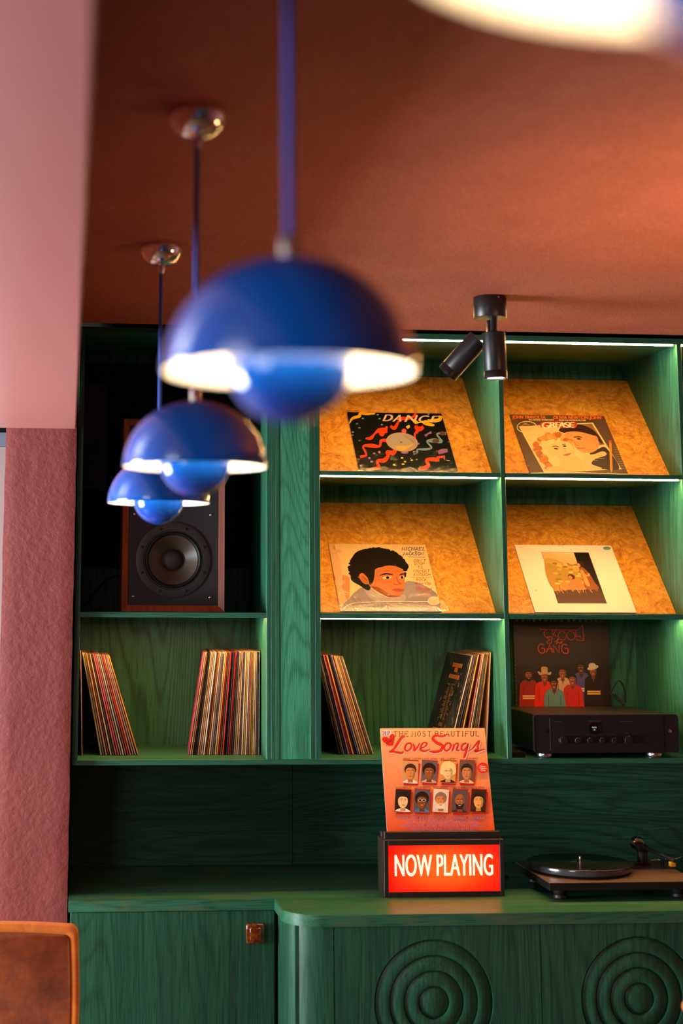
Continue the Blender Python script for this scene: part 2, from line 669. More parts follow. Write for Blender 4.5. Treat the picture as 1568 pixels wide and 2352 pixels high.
# ------------------------------------------------------------------ splashback, worktop, base cabinets
ZW = 0.925  # worktop, cabinets, sign, orange sleeve and turntable numbers are scaled about the camera
sb = thing('splashback', 'dark green oak panelling between worktop and shelving', 'panelling', (1.2, 5.25, ZW + .0005))
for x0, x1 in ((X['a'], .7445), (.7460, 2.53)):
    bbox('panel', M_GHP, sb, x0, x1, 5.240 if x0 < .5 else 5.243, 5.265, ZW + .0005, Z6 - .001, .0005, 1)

# outline of the worktop: left part set back, then the rounded corner of the deeper part
arc = [(.716 - .105 * math.cos(t), 4.537 - .105 * math.sin(t)) for t in [PI / 2 * k / 36 for k in range(37)]]
wt_poly = [(.0155, 5.266), (.0155, 4.680), (.6110, 4.677), *[(x, y) for x, y in arc], (2.54, 4.432), (2.54, 5.266)]
bm = prism(bmesh.new(), wt_poly, ZW - .031, ZW, lambda u, v, h: (u, v, h))
bmesh.ops.remove_doubles(bm, verts=bm.verts[:], dist=1e-5)
es = [e for e in bm.edges if abs(e.verts[0].co.z - ZW) < 1e-5 and abs(e.verts[1].co.z - ZW) < 1e-5 and len(e.link_faces) == 2
      and any(abs(f.normal.z) < .5 for f in e.link_faces) ]
bm.normal_update()
es = [e for e in bm.edges if abs(e.verts[0].co.z - ZW) < 1e-5 and abs(e.verts[1].co.z - ZW) < 1e-5 and len(e.link_faces) == 2
      and any(abs(f.normal.z) < .5 for f in e.link_faces)]
bmesh.ops.bevel(bm, geom=es, offset=.0022, segments=2, affect='EDGES')
wt = obj('worktop', bm, M_GT, None, True, 40)
tag(wt, 'green stained oak worktop with a rounded step in its front edge', 'worktop')

ZC = ZW - .031
bc = thing('base_cabinet', 'set-back green oak base cabinet with amber knob, beside the red pier', 'cabinet', (.32, 4.95, 0))
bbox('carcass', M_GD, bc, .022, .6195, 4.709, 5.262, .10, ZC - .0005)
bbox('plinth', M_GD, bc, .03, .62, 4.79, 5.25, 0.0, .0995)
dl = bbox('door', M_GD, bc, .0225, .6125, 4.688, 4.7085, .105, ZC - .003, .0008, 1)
q = N('amber_resin')
v = q.coords()
q.l(q.ramp(q.noise(v, 60, 3, .6, 1.0), [(.35, (.05, .008, .001)), (.6, (.22, .045, .005)), (.75, (.35, .09, .01))]), q.b.inputs['Base Color'])
q.b.inputs['Roughness'].default_value = .12
q.b.inputs['Coat Weight'].default_value = .8
kb = bmesh.new()
box(kb, .528, .582, 4.6665, 4.683, .802, .858, .006, 3)
box(kb, .538, .572, 4.660, 4.6675, .812, .848, .003, 2)
box(kb, .545, .565, 4.681, 4.6882, .819, .841)
ko = obj('knob', kb, q.m, dl, True, 50)
ko['label'] = 'square amber resin knob'

bd = thing('base_cabinet', 'deep green oak base cabinet with rounded corner and carved bullseye doors', 'cabinet', (1.5, 4.8, 0))
arc2 = [(.7185 - .0955 * math.cos(t), 4.5395 - .0955 * math.sin(t)) for t in [PI / 2 * k / 36 for k in range(37)]]
arc3 = [(.7185 - .0775 * math.cos(t), 4.5395 - .0775 * math.sin(t)) for t in [PI / 2 * k / 36 for k in range(37)]]
pol = [(.6235, 4.707), *arc2, (.7445, 4.444), (.7445, 4.462), *reversed(arc3), (.6410, 4.707)]
bm = prism(bmesh.new(), pol, .10, ZC - .0005, lambda u, v, h: (u, v, h))
obj('corner_panel', bm, M_GD, bd, True, 40)
bbox('carcass', M_GD, bd, .642, 2.52, 4.470, 5.262, .10, ZC - .0005)
bbox('plinth', M_GD, bd, .66, 2.5, 4.56, 5.25, 0, .0995)


def bullseye_door(x0, x1, z0, z1, yf, cx, cz):
    prof = [(0.0, -.0005)]
    for r0, r1 in ((0.0, .0438), (.0438, .085), (.085, .125), (.125, .1665)):
        if r0 > 0:
            prof.append((r0 + .0012, .0012))
            prof.append((r0 + .003, .0005))
        for s in (.35, .6, .8, .92, .97):
            prof.append((r0 + (r1 - r0) * s, .0005 + .0105 * s ** 3))
        prof.append((r1 - .0004, .0112))
        prof.append((r1, .0108))
        prof.append((r1 + .0004, .0012))
    prof[-1] = (.1672, 0.0)
    bm = bmesh.new()
    seg = 96
    rings = []
    for r, d in prof:
        if r < 1e-6:
            rings.append([bm.verts.new((cx, yf + d, cz))])
        else:
            rings.append([bm.verts.new((cx + r * math.cos(2 * PI * k / seg), yf + d, cz + r * math.sin(2 * PI * k / seg))) for k in range(seg)])
    outer = []
    for k in range(seg):
        c, s = math.cos(2 * PI * k / seg), math.sin(2 * PI * k / seg)
        t = min([((x1 if c > 0 else x0) - cx) / c if abs(c) > 1e-9 else 1e9, ((z1 if s > 0 else z0) - cz) / s if abs(s) > 1e-9 else 1e9])
        outer.append(bm.verts.new((cx + c * t, yf, cz + s * t)))
    rings.append(outer)
    for A, B in zip(rings[:-1], rings[1:]):
        for k in range(seg):
            m = (k + 1) % seg
            if len(A) == 1:
                bm.faces.new((A[0], B[k], B[m]))
            else:
                bm.faces.new((A[k], B[k], B[m], A[m]))
    # corners and sides
    cor = [bm.verts.new((x, yf, z)) for x, z in ((x0, z0), (x1, z0), (x1, z1), (x0, z1))]
    for cv in cor:
        near = sorted(range(seg), key=lambda k: (outer[k].co - cv.co).length)[:8]
        best = None
        for k in range(seg):
            m = (k + 1) % seg
            a, b = outer[k].co, outer[m].co
            onx = lambda p: min(abs(p.x - x0), abs(p.x - x1)) < 1e-6
            onz = lambda p: min(abs(p.z - z0), abs(p.z - z1)) < 1e-6
            if onx(a) != onx(b) or onz(a) != onz(b):
                if (a - cv.co).length + (b - cv.co).length < .6 and ((a.x == cv.co.x or abs(a.x - cv.co.x) < 1e-6) or abs(a.z - cv.co.z) < 1e-6) \
                        and (abs(b.x - cv.co.x) < 1e-6 or abs(b.z - cv.co.z) < 1e-6):
                    best = (k, m)
        if best:
            bm.faces.new((outer[best[0]], cv, outer[best[1]]))
    bmesh.ops.recalc_face_normals(bm, faces=bm.faces[:])
    return bm


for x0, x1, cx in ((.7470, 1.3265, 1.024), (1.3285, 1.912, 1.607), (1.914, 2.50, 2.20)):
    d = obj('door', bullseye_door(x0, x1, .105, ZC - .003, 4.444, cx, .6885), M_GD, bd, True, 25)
    bbox('door_core', M_GD, bd, x0, x1, 4.4555, 4.4695, .105, ZC - .003)

# ------------------------------------------------------------------ printed artwork
_fc = {}


def glyphs(text):
    """2-D triangles of a word in Blender's built-in font, cap height about 1."""
    if text in _fc:
        return _fc[text]
    cu = bpy.data.curves.new('lettering', 'FONT')
    cu.body = text
    cu.size = 1.0
    cu.resolution_u = 6
    o = bpy.data.objects.new('lettering', cu)
    COL.objects.link(o)
    bpy.context.view_layer.update()
    dg = bpy.context.evaluated_depsgraph_get()
    ev = o.evaluated_get(dg)
    me = ev.to_mesh()
    me.calc_loop_triangles()
    vs = [(v.co.x, v.co.y) for v in me.vertices]
    tr = [tuple(t.vertices) for t in me.loop_triangles]
    ev.to_mesh_clear()
    bpy.data.objects.remove(o)
    bpy.data.curves.remove(cu)
    x0 = min(v[0] for v in vs)
    x1 = max(v[0] for v in vs)
    y1 = max(v[1] for v in vs)
    vs = [((x - x0) / (x1 - x0), y / y1) for x, y in vs]
    _fc[text] = (vs, tr)
    return _fc[text]


GL = {
    'A': [[(0, 0), (.5, 1), (1, 0)], [(.2, .38), (.8, .38)]],
    'B': [[(0, 0), (0, 1), (.6, 1), (.8, .88), (.8, .65), (.6, .52), (0, .52)], [(.6, .52), (.9, .4), (.9, .14), (.65, 0), (0, 0)]],
    'C': [[(.95, .82), (.7, 1), (.35, 1), (.05, .75), (.05, .25), (.35, 0), (.7, 0), (.95, .18)]],
    'D': [[(0, 0), (0, 1), (.5, 1), (.9, .7), (.9, .3), (.5, 0), (0, 0)]],
    'E': [[(.85, 1), (0, 1), (0, 0), (.85, 0)], [(0, .52), (.7, .52)]],
    'F': [[(.85, 1), (0, 1), (0, 0)], [(0, .52), (.7, .52)]],
    'G': [[(.95, .82), (.7, 1), (.35, 1), (.05, .75), (.05, .25), (.35, 0), (.75, 0), (.95, .2), (.95, .45), (.6, .45)]],
    'H': [[(0, 0), (0, 1)], [(.9, 0), (.9, 1)], [(0, .5), (.9, .5)]],
    'I': [[(.2, 0), (.2, 1)]],
    'J': [[(.6, 1), (.6, .2), (.4, 0), (.15, 0), (0, .2)]],
    'K': [[(0, 0), (0, 1)], [(.85, 1), (0, .42), (.9, 0)]],
    'L': [[(0, 1), (0, 0), (.8, 0)]],
    'M': [[(0, 0), (.05, 1), (.5, .3), (.95, 1), (1, 0)]],
    'N': [[(0, 0), (0, 1), (.9, 0), (.9, 1)]],
    'O': [[(.5, 1), (.15, .88), (0, .5), (.15, .12), (.5, 0), (.85, .12), (1, .5), (.85, .88), (.5, 1)]],
    'P': [[(0, 0), (0, 1), (.6, 1), (.85, .85), (.85, .6), (.6, .45), (0, .45)]],
    'R': [[(0, 0), (0, 1), (.6, 1), (.85, .85), (.85, .62), (.6, .48), (0, .48)], [(.5, .48), (.9, 0)]],
    'S': [[(.85, .85), (.6, 1), (.25, 1), (.05, .8), (.15, .58), (.7, .42), (.88, .22), (.65, 0), (.25, 0), (0, .15)]],
    'T': [[(0, 1), (.9, 1)], [(.45, 1), (.45, 0)]],
    'U': [[(0, 1), (0, .25), (.25, 0), (.65, 0), (.9, .25), (.9, 1)]],
    'V': [[(0, 1), (.45, 0), (.9, 1)]],
    'W': [[(0, 1), (.25, 0), (.5, .8), (.75, 0), (1, 1)]],
    'Y': [[(0, 1), (.45, .5), (.9, 1)], [(.45, .5), (.45, 0)]],
    "'": [[(.2, 1), (.1, .75)]],
    '&': [[(.9, .0), (.2, .8), (.35, 1), (.6, .9), (.55, .7), (.1, .35), (.15, .08), (.45, 0), (.9, .4)]],
}


class Art:
    """Flat print on a sheet. Points are given in the source frame `quad` (TL, TR, BR, BL) and land on the unit square of the sheet."""
    def __init__(s, quad=((0, 1), (1, 1), (1, 0), (0, 0))):
        s.v, s.f, s.c, s.k = [], [], [], 0
        s.H = s.homog(quad)

    @staticmethod
    def homog(q):
        (x0, y0), (x1, y1), (x2, y2), (x3, y3) = q          # -> (0,1) (1,1) (1,0) (0,0)
        dst = ((0, 1), (1, 1), (1, 0), (0, 0))
        A, B = [], []
        for (x, y), (u, v) in zip(q, dst):
            A.append([x, y, 1, 0, 0, 0, -u * x, -u * y]); B.append(u)
            A.append([0, 0, 0, x, y, 1, -v * x, -v * y]); B.append(v)
        n = 8
        M = [r[:] + [b] for r, b in zip(A, B)]
        for i in range(n):
            p = max(range(i, n), key=lambda r: abs(M[r][i]))
            M[i], M[p] = M[p], M[i]
            for r in range(n):
                if r != i:
                    f = M[r][i] / M[i][i]
                    M[r] = [a - f * b for a, b in zip(M[r], M[i])]
        return [M[i][n] / M[i][i] for i in range(n)] + [1.0]

    def T(s, p):
        h = s.H
        wv = h[6] * p[0] + h[7] * p[1] + 1
        return ((h[0] * p[0] + h[1] * p[1] + h[2]) / wv, (h[3] * p[0] + h[4] * p[1] + h[5]) / wv)

    def tris(s, pts, tr, col, cols=None, raw=False):
        s.k += 1
        b = len(s.v)
        for i, p in enumerate(pts):
            u, v = p if raw else s.T(p)
            u, v = min(max(u, 0.0), 1.0), min(max(v, 0.0), 1.0)
            s.v.append((u, v, s.k))
            s.c.append(srgb(cols[i] if cols else col))
        s.f += [tuple(b + i for i in t) for t in tr]

    def poly(s, pts, col, cols=None):
        tr = tessellate_polygon([[Vector((p[0], p[1], 0)) for p in pts]])
        s.tris(pts, tr, col, cols)

    def blob(s, pts, col, n=6):
        s.poly([tuple(p) for p in catmull(pts, n, True)], col)

    def rect(s, x0, y0, x1, y1, col):
        s.poly([(x0, y0), (x1, y0), (x1, y1), (x0, y1)], col)

    def ell(s, cx, cy, rx, ry, col, n=28, a0=0.0, rot=0.0):
        pts = []
        for k in range(n):
            t = 2 * PI * k / n
            x, y = rx * math.cos(t), ry * math.sin(t)
            pts.append((cx + x * math.cos(rot) - y * math.sin(rot), cy + x * math.sin(rot) + y * math.cos(rot)))
        s.poly(pts, col)

    def line(s, pts, wd, col, sm=0, closed=False):
        """A stroke; wd is one width or one per point."""
        W = list(wd) if isinstance(wd, (list, tuple)) else [wd] * len(pts)
        P = [(p[0], p[1], ww) for p, ww in zip(pts, W)]
        if sm:
            P = catmull(P, sm, closed)
        if closed:
            P = P + [P[0]]
        n = len(P)
        L, Rr = [], []
        for i in range(n):
            a, b = P[max(i - 1, 0)], P[min(i + 1, n - 1)]
            if closed and i in (0, n - 1):
                a, b = P[n - 2], P[1]
            dx, dy = b[0] - a[0], b[1] - a[1]
            d = math.hypot(dx, dy) or 1
            nx, ny = -dy / d * P[i][2] / 2, dx / d * P[i][2] / 2
            L.append((P[i][0] + nx, P[i][1] + ny))
            Rr.append((P[i][0] - nx, P[i][1] - ny))
        tr = []
        for i in range(n - 1):
            tr += [(i, i + 1, n + i + 1), (i, n + i + 1, n + i)]
        s.tris(L + Rr, tr, col)

    def text(s, t, x0, yb, x1, yt, col, slant=0.0, bold=0.0, rise=0.0):
        """yb = baseline, yt = cap line in the source frame; rise = baseline shift at the right end."""
        vs, tr = glyphs(t)
        hh = yt - yb
        for dx in ((0,) if bold <= 0 else (-bold, bold)):
            pts = [(x0 + (x1 - x0) * u + slant * v + dx, yb + hh * v + rise * u) for u, v in vs]
            s.tris(pts, tr, col)

    def hand(s, t, x0, yb, x1, yt, wd, col, jit=0.0, seed=1, serif=0.0, slant=0.0, sm=0, gap=.35):
        """Single-stroke capitals."""
        rnd = random.Random(seed)
        adv = []
        for ch in t:
            adv.append(.55 if ch == ' ' else (.4 if ch in "I'" else 1.0) + gap)
        tot = sum(adv) - gap
        cx = 0.0
        sx = (x1 - x0) / tot
        hh = yt - yb
        for ch, a in zip(t, adv):
            if ch in GL:
                jx, jy, js = rnd.uniform(-jit, jit), rnd.uniform(-jit, jit), 1 + rnd.uniform(-jit, jit)
                for st in GL[ch]:
                    pts = [(x0 + sx * (cx + u + jx * .3 + rnd.uniform(-jit, jit) * .3) + slant * v, yb + hh * (v * js + jy * .5)) for u, v in st]
                    s.line(pts, wd, col, sm)
                    if serif:
                        for u, v in (st[0], st[-1]):
                            if v in (0, 1):
                                px, py = x0 + sx * (cx + u) + slant * v, yb + hh * v
                                s.line([(px - serif, py), (px + serif, py)], wd * .6, col)
            cx += a

    def build(s, name, parent, mat, O, U, V, w_, h_, nrm, lift=.0006, step=.000008):
        me = bpy.data.meshes.new(name)
        O, U, V, nrm = Vector(O), Vector(U).normalized(), Vector(V).normalized(), Vector(nrm).normalized()
        me.from_pydata([tuple(O + U * (u * w_) + V * (v * h_) + nrm * (lift + step * k)) for u, v, k in s.v], [], s.f)
        at = me.color_attributes.new('Col', 'FLOAT_COLOR', 'POINT')
        for i, c in enumerate(s.c):
            at.data[i].color = c
        me.materials.append(mat)
        o = bpy.data.objects.new(name, me)
        COL.objects.link(o)
        if parent:
            o.parent = parent
            o.matrix_parent_inverse = world_of(parent).inverted()
        return o


M_PRINT = print_mat('cover_print', .42)
M_PRINTG = print_mat('cover_print_gloss', .25, .3)
M_FILM = film_mat('clear_sleeve')
M_CARD = plain('sleeve_card', (.55, .47, .38), .6)
M_CARDDARK = plain('sleeve_card_dark', (.05, .04, .035), .5)
M_CARDWHITE = plain('sleeve_card_white', (.80, .74, .66), .6)


def sheet_on(name, label, O, U, V, w_, h_, art, card, film=None, th=.0035, mat=None, group=None):
    """A record sleeve: card body behind its printed face. O = lower left corner of the face."""
    O, U, V = Vector(O), Vector(U).normalized(), Vector(V).normalized()
    nrm = U.cross(V).normalized()
    if nrm.y > 0:
        nrm = -nrm
    t = thing(name, label, 'record', tuple(O + U * (w_ / 2)), group)
    bm = bmesh.new()
    vs = [bm.verts.new(O + U * u + V * v - nrm * k) for k in (0, th) for u, v in ((0, 0), (w_, 0), (w_, h_), (0, h_))]
    for f in ((0, 1, 2, 3), (7, 6, 5, 4), (0, 4, 5, 1), (1, 5, 6, 2), (2, 6, 7, 3), (3, 7, 4, 0)):
        bm.faces.new([vs[i] for i in f])
    bmesh.ops.bevel(bm, geom=bm.edges[:], offset=.0007, segments=1, affect='EDGES')
    obj('sleeve', bm, card, t)
    art.build('cover_art', t, mat or M_PRINT, O, U, V, w_, h_, nrm, lift=.0003)
    if film:
        l, b, r_, tp = film
        bm = bmesh.new()
        nx, ny = 14, 14
        rnd = random.Random(int(w_ * 1e5) + int(O.x * 100))
        g = [[bm.verts.new(O + U * (-l + (w_ + l + r_) * i / nx) + V * (-b + (h_ + b + tp) * j / ny)
                           + nrm * (.0030 + rnd.uniform(-.0005, .0005) + (.0018 if j == 1 else 0))) for i in range(nx + 1)] for j in range(ny + 1)]
        for j in range(ny):
            for i in range(nx):
                bm.faces.new((g[j][i], g[j][i + 1], g[j + 1][i + 1], g[j + 1][i]))
        o = obj('plastic_sleeve', bm, M_FILM, t, True, 80)
        o['label'] = 'clear plastic outer sleeve'
    return t


def head(a, cx, cy, rx, ry, skin, hair, style='short', shade=None, beard=None, glasses=False, turn=0.0, smile=True):
    """A plain drawn head; y grows upward in unit frames and downward in pixel frames, so ry carries the sign."""
    sh_ = shade or tuple(int(c * .78) for c in skin)
    if style == 'curly':
        rnd = random.Random(int(abs(cx) * 1000) % 97 + 3)
        for k in range(22):
            t = 2 * PI * k / 22
            a.ell(cx + rx * 1.12 * math.cos(t), cy + ry * .30 + ry * 1.0 * math.sin(t) * (1 if math.sin(t) * 1 > -.3 else .6), rx * rnd.uniform(.36, .5), ry * rnd.uniform(.3, .42), hair, 12)
        a.ell(cx, cy + ry * .4, rx * 1.15, ry * .95, hair)
    elif style == 'long':
        a.ell(cx, cy + ry * .15, rx * 1.35, ry * 1.22, hair)
    elif style in ('short', 'afro'):
        a.ell(cx, cy + ry * .38, rx * (1.14 if style == 'short' else 1.3), ry * (.86 if style == 'short' else 1.0), hair)
    a.poly([(cx - rx * .42, cy - ry * .6), (cx + rx * .42, cy - ry * .6), (cx + rx * .5, cy - ry * 1.45), (cx - rx * .5, cy - ry * 1.45)], sh_)
    a.ell(cx, cy, rx * .92, ry, skin)
    a.ell(cx + rx * (.55 - turn), cy - ry * .1, rx * .34, ry * .8, sh_, 20)
    a.ell(cx - rx * .08 + rx * turn * .2, cy - ry * .05, rx * .62, ry * .88, skin, 20)
    if style != 'bald':
        a.blob([(cx - rx * .95, cy + ry * .25), (cx - rx * .8, cy + ry * .95), (cx, cy + ry * 1.2), (cx + rx * .85, cy + ry * .95), (cx + rx * .95, cy + ry * .2), (cx + rx * .6, cy + ry * .58), (cx - rx * .5, cy + ry * .62)], hair)
    if beard:
        a.blob([(cx - rx * .85, cy - ry * .2), (cx - rx * .5, cy - ry * .42), (cx, cy - ry * .34), (cx + rx * .5, cy - ry * .42), (cx + rx * .85, cy - ry * .2), (cx + rx * .6, cy - ry * .95), (cx, cy - ry * 1.12), (cx - rx * .6, cy - ry * .95)], beard)
    dk = (38, 18, 10)
    for sx in (-1, 1):
        ex = cx + sx * rx * .36 + turn * rx * .3
        if glasses:
            a.ell(ex, cy + ry * .14, rx * .32, ry * .2, (235, 230, 220), 16)
            a.ell(ex, cy + ry * .13, rx * .25, ry * .15, (25, 22, 22), 16)
        else:
            a.ell(ex, cy + ry * .1, rx * .17, ry * .07, (245, 225, 205), 12)
            a.ell(ex, cy + ry * .1, rx * .08, ry * .07, dk, 10)
            a.line([(ex - rx * .24, cy + ry * .23), (ex, cy + ry * .31), (ex + rx * .24, cy + ry * .24)], abs(ry) * .07, dk)
    a.line([(cx + turn * rx * .35, cy + ry * .1), (cx + rx * .1 + turn * rx * .5, cy - ry * .22), (cx - rx * .1 + turn * rx * .3, cy - ry * .27)], abs(ry) * .05, sh_)
    if smile:
        a.blob([(cx - rx * .34 + turn * rx * .3, cy - ry * .46), (cx + turn * rx * .3, cy - ry * .52), (cx + rx * .34 + turn * rx * .3, cy - ry * .46), (cx + turn * rx * .3, cy - ry * .68)], (150, 50, 40))
        a.blob([(cx - rx * .26 + turn * rx * .3, cy - ry * .49), (cx + turn * rx * .3, cy - ry * .53), (cx + rx * .26 + turn * rx * .3, cy - ry * .49), (cx + turn * rx * .3, cy - ry * .60)], (250, 240, 225))
    else:
        a.blob([(cx - rx * .28 + turn * rx * .3, cy - ry * .54), (cx + turn * rx * .3, cy - ry * .49), (cx + rx * .28 + turn * rx * .3, cy - ry * .54), (cx + turn * rx * .3, cy - ry * .64)], (165, 70, 55))


DV = Vector((0, BT - BY, .364)).normalized()        # up the slanted boards
NB = Vector((0, -DV.z, DV.y))
UX = Vector((1, 0, 0))


def on_board(zs, x, s, gap=.0042):
    """Point on a slanted board, s metres up from its foot, lifted off by gap."""
    return Vector((x, BY, zs + .0012)) + DV * s + NB * gap


# --- dance sleeve: black with paint-like squiggles
a = Art(((78, 132), (1285, 150), (1500, 915), (243, 912)))
a.poly([(60, 120), (1300, 140), (1520, 925), (230, 920)], (16, 13, 12))
RED, YEL, PUR, GRY = (245, 70, 25), (250, 195, 30), (150, 105, 165), (120, 150, 165)
a.line([(108, 285), (150, 215), (240, 185), (245, 150), (340, 155), (440, 150)], [14, 34, 40, 30, 34, 20], YEL, 5)
a.line([(320, 475), (390, 470), (440, 410), (500, 370), (600, 370)], [20, 44, 24, 60, 70], RED, 5)
a.ell(530, 405, 36, 42, RED)
a.ell(590, 328, 16, 14, RED)
a.line([(640, 310), (690, 340), (740, 260), (780, 215), (860, 215), (930, 190), (965, 150)], [30, 46, 30, 44, 40, 30, 34], RED, 5)
a.ell(812, 378, 32, 30, (240, 90, 80), rot=.6)
a.line([(955, 490), (950, 420), (985, 370), (960, 320), (1010, 350), (1060, 320)], [22, 26, 44, 40, 60, 40], RED, 5)
a.line([(250, 715), (330, 690), (290, 580), (400, 570), (500, 575), (520, 505), (590, 500)], [34, 26, 24, 52, 30, 36, 44], RED, 6)
a.line([(400, 875), (490, 850), (470, 770), (560, 760), (610, 700), (600, 650), (680, 660), (700, 600)], [40, 40, 36, 56, 40, 44, 56, 44], RED, 6)
a.line([(1000, 870), (1080, 850), (1120, 810), (1100, 750), (1180, 740), (1260, 750)], [30, 50, 40, 40, 50, 40], RED, 6)
a.line([(1225, 715), (1330, 705)], [24, 34], RED)
a.line([(930, 660), (980, 650), (985, 615), (1090, 612), (1160, 590), (1105, 510), (1200, 500), (1290, 510), (1230, 415), (1345, 405)], [56, 30, 20, 30, 24, 24, 60, 30, 22, 40], GRY, 6)
a.ell(1215, 505, 45, 28, (95, 65, 70))
a.ell(1300, 405, 36, 26, (95, 65, 70))
a.ell(950, 657, 24, 18, (95, 65, 70))
a.line([(1080, 440), (1120, 410), (1160, 395)], [34, 20, 36], PUR, 4)
a.line([(1245, 655), (1300, 635), (1365, 625)], [44, 60, 40], PUR, 4)
a.ell(820, 655, 48, 16, PUR)
a.ell(998, 540, 14, 12, PUR)
for x, y in ((283, 215), (475, 167), (500, 218), (530, 295), (208, 285), (240, 338), (155, 395), (150, 434), (1122, 158)):
    a.ell(x, y, 16, 10, GRY, 14)
for x, y in ((432, 670), (497, 652), (370, 732), (400, 778), (262, 832), (655, 220)):
    a.ell(x, y, 18, 13, PUR, 14)
for x, y in ((788, 727), (911, 755), (827, 775), (798, 806), (687, 815)):
    a.ell(x, y, 17, 11, (190, 195, 40), 14)
a.blob([(925, 255), (960, 230), (1000, 260), (1090, 235), (1130, 268), (1195, 290), (1180, 315), (1080, 300), (1030, 270), (960, 285)], YEL)
a.line([(1110, 245), (1190, 240), (1260, 230), (1275, 180)], [40, 34, 50, 40], YEL, 5)
a.line([(845, 335), (870, 318), (875, 300)], [34, 40, 10], YEL, 4)
a.ell(787, 522, 203, 122, (205, 150, 120), 40, rot=.13)
a.ell(787, 522, 196, 116, (168, 160, 150), 40, rot=.13)
for k in range(9):
    a.line([(800 + 18 * k, 425 + 5 * k), (850 + 14 * k, 470 + 8 * k), (930 + 6 * k, 500 + 10 * k)], 3, (140, 130, 120), 4)
a.line([(710, 590), (790, 600), (860, 585), (930, 545)], [30, 60, 30, 10], (225, 180, 70), 5)
a.ell(776, 524, 16, 10, (130, 95, 70), 16)
for k, ch in enumerate('DANCE'):
    xx = (540, 668, 820, 985, 1140)[k]
    ww = (105, 105, 130, 110, 85)[k]
    a.text(ch, xx, 250 + k * 4, xx + ww, 165 + k * 4, (250, 215, 165), slant=38, bold=5)
sheet_on('dance_record', 'black record sleeve with red squiggles and silver disc, on the upper left slanted board', on_board(Z1, .913, .0005), UX, DV, .321, .306, a, M_CARDDARK, (.006, .0, .012, .006), mat=M_PRINTG)

# --- film soundtrack sleeve: brown border, sepia picture of two plain drawn heads
a = Art(((85, 112), (1215, 125), (1515, 825), (360, 820)))
a.poly([(70, 105), (1230, 118), (1530, 832), (350, 828)], (92, 70, 50))
OR = (250, 120, 30)
a.text('JOHN TRAVOLTA', 118, 161, 515, 124, OR, bold=4)
a.text('OLIVIA NEWTON-JOHN', 612, 163, 1182, 126, OR, bold=4)
a.text('THE ORIGINAL SOUNDTRACK', 315, 184, 622, 168, (245, 215, 160), bold=1.5)
a.text('FROM THE MOTION PICTURE', 680, 187, 1003, 171, (245, 215, 160), bold=1.5)
CR = (245, 210, 140)
pic = [(200, 255), (1085, 205), (1430, 755), (525, 808)]
a.poly(pic, CR)
a.poly([(228, 263), (1072, 217), (1405, 745), (520, 793)], (238, 200, 135))
a.poly([(900, 228), (1072, 217), (1230, 465), (1150, 480)], (150, 110, 70))
# right-hand figure
a.blob([(1060, 560), (1150, 520), (1250, 510), (1405, 745), (1200, 755), (1080, 700)], (48, 30, 22))
a.blob([(680, 300), (760, 240), (900, 225), (1040, 265), (1140, 340), (1210, 450), (1180, 450), (1100, 380), (1080, 400), (900, 330), (760, 335)], (52, 28, 18))
a.blob([(745, 340), (900, 315), (1060, 350), (1130, 380), (1160, 450), (1150, 520), (1050, 570), (930, 545), (850, 470)], (228, 150, 85))
a.ell(1115, 405, 34, 46, (222, 140, 78), rot=-.4)
a.line([(860, 385), (920, 375), (960, 388)], 12, (70, 35, 20), 3)
a.ell(922, 402, 26, 10, (70, 40, 25), rot=.1)
a.line([(790, 420), (830, 410), (845, 430)], 9, (90, 50, 30), 3)
a.line([(870, 430), (885, 470), (920, 480)], 8, (185, 105, 60), 3)
a.line([(905, 510), (960, 515), (1000, 508)], 9, (175, 85, 60), 3)
# left-hand figure with light curls
rnd = random.Random(8)
for k in range(40):
    t = rnd.uniform(2.4, 6.6)
    a.ell(620 + 210 * math.cos(t), 500 + 150 * math.sin(t) * rnd.uniform(.7, 1.05), rnd.uniform(26, 48), rnd.uniform(20, 36), rnd.choice([(215, 135, 60), (235, 165, 85), (185, 105, 45), (225, 150, 70)]), 12)
for k in range(16):
    a.ell(430 + 12 * k * .8 + rnd.uniform(-30, 30), 520 + 15 * k, rnd.uniform(26, 44), rnd.uniform(20, 34), rnd.choice([(205, 125, 55), (175, 100, 45), (230, 160, 80)]), 12)
a.blob([(560, 740), (700, 720), (740, 640), (900, 600), (1000, 760), (900, 775), (600, 792)], (240, 185, 120))
a.blob([(560, 560), (600, 470), (700, 440), (790, 440), (850, 500), (880, 590), (830, 640), (720, 640), (630, 610)], (244, 190, 125))
a.line([(610, 500), (650, 490), (690, 505)], 10, (120, 70, 40), 3)
a.ell(655, 522, 26, 10, (80, 50, 35), rot=.15)
a.line([(725, 475), (765, 465)], 9, (120, 70, 40))
a.ell(755, 490, 22, 9, (80, 50, 35))
a.line([(740, 510), (770, 545), (745, 555)], 6, (200, 140, 85), 3)
a.blob([(735, 598), (790, 580), (835, 572), (800, 602)], (190, 80, 60))
a.line([(640, 610), (665, 640), (655, 655), (625, 630)], 6, CR, 3)
a.blob([(985, 700), (975, 640), (1010, 590), (1100, 585), (1200, 550), (1250, 570), (1235, 600), (1120, 640), (1080, 700), (1200, 750), (1000, 768)], (242, 190, 125))
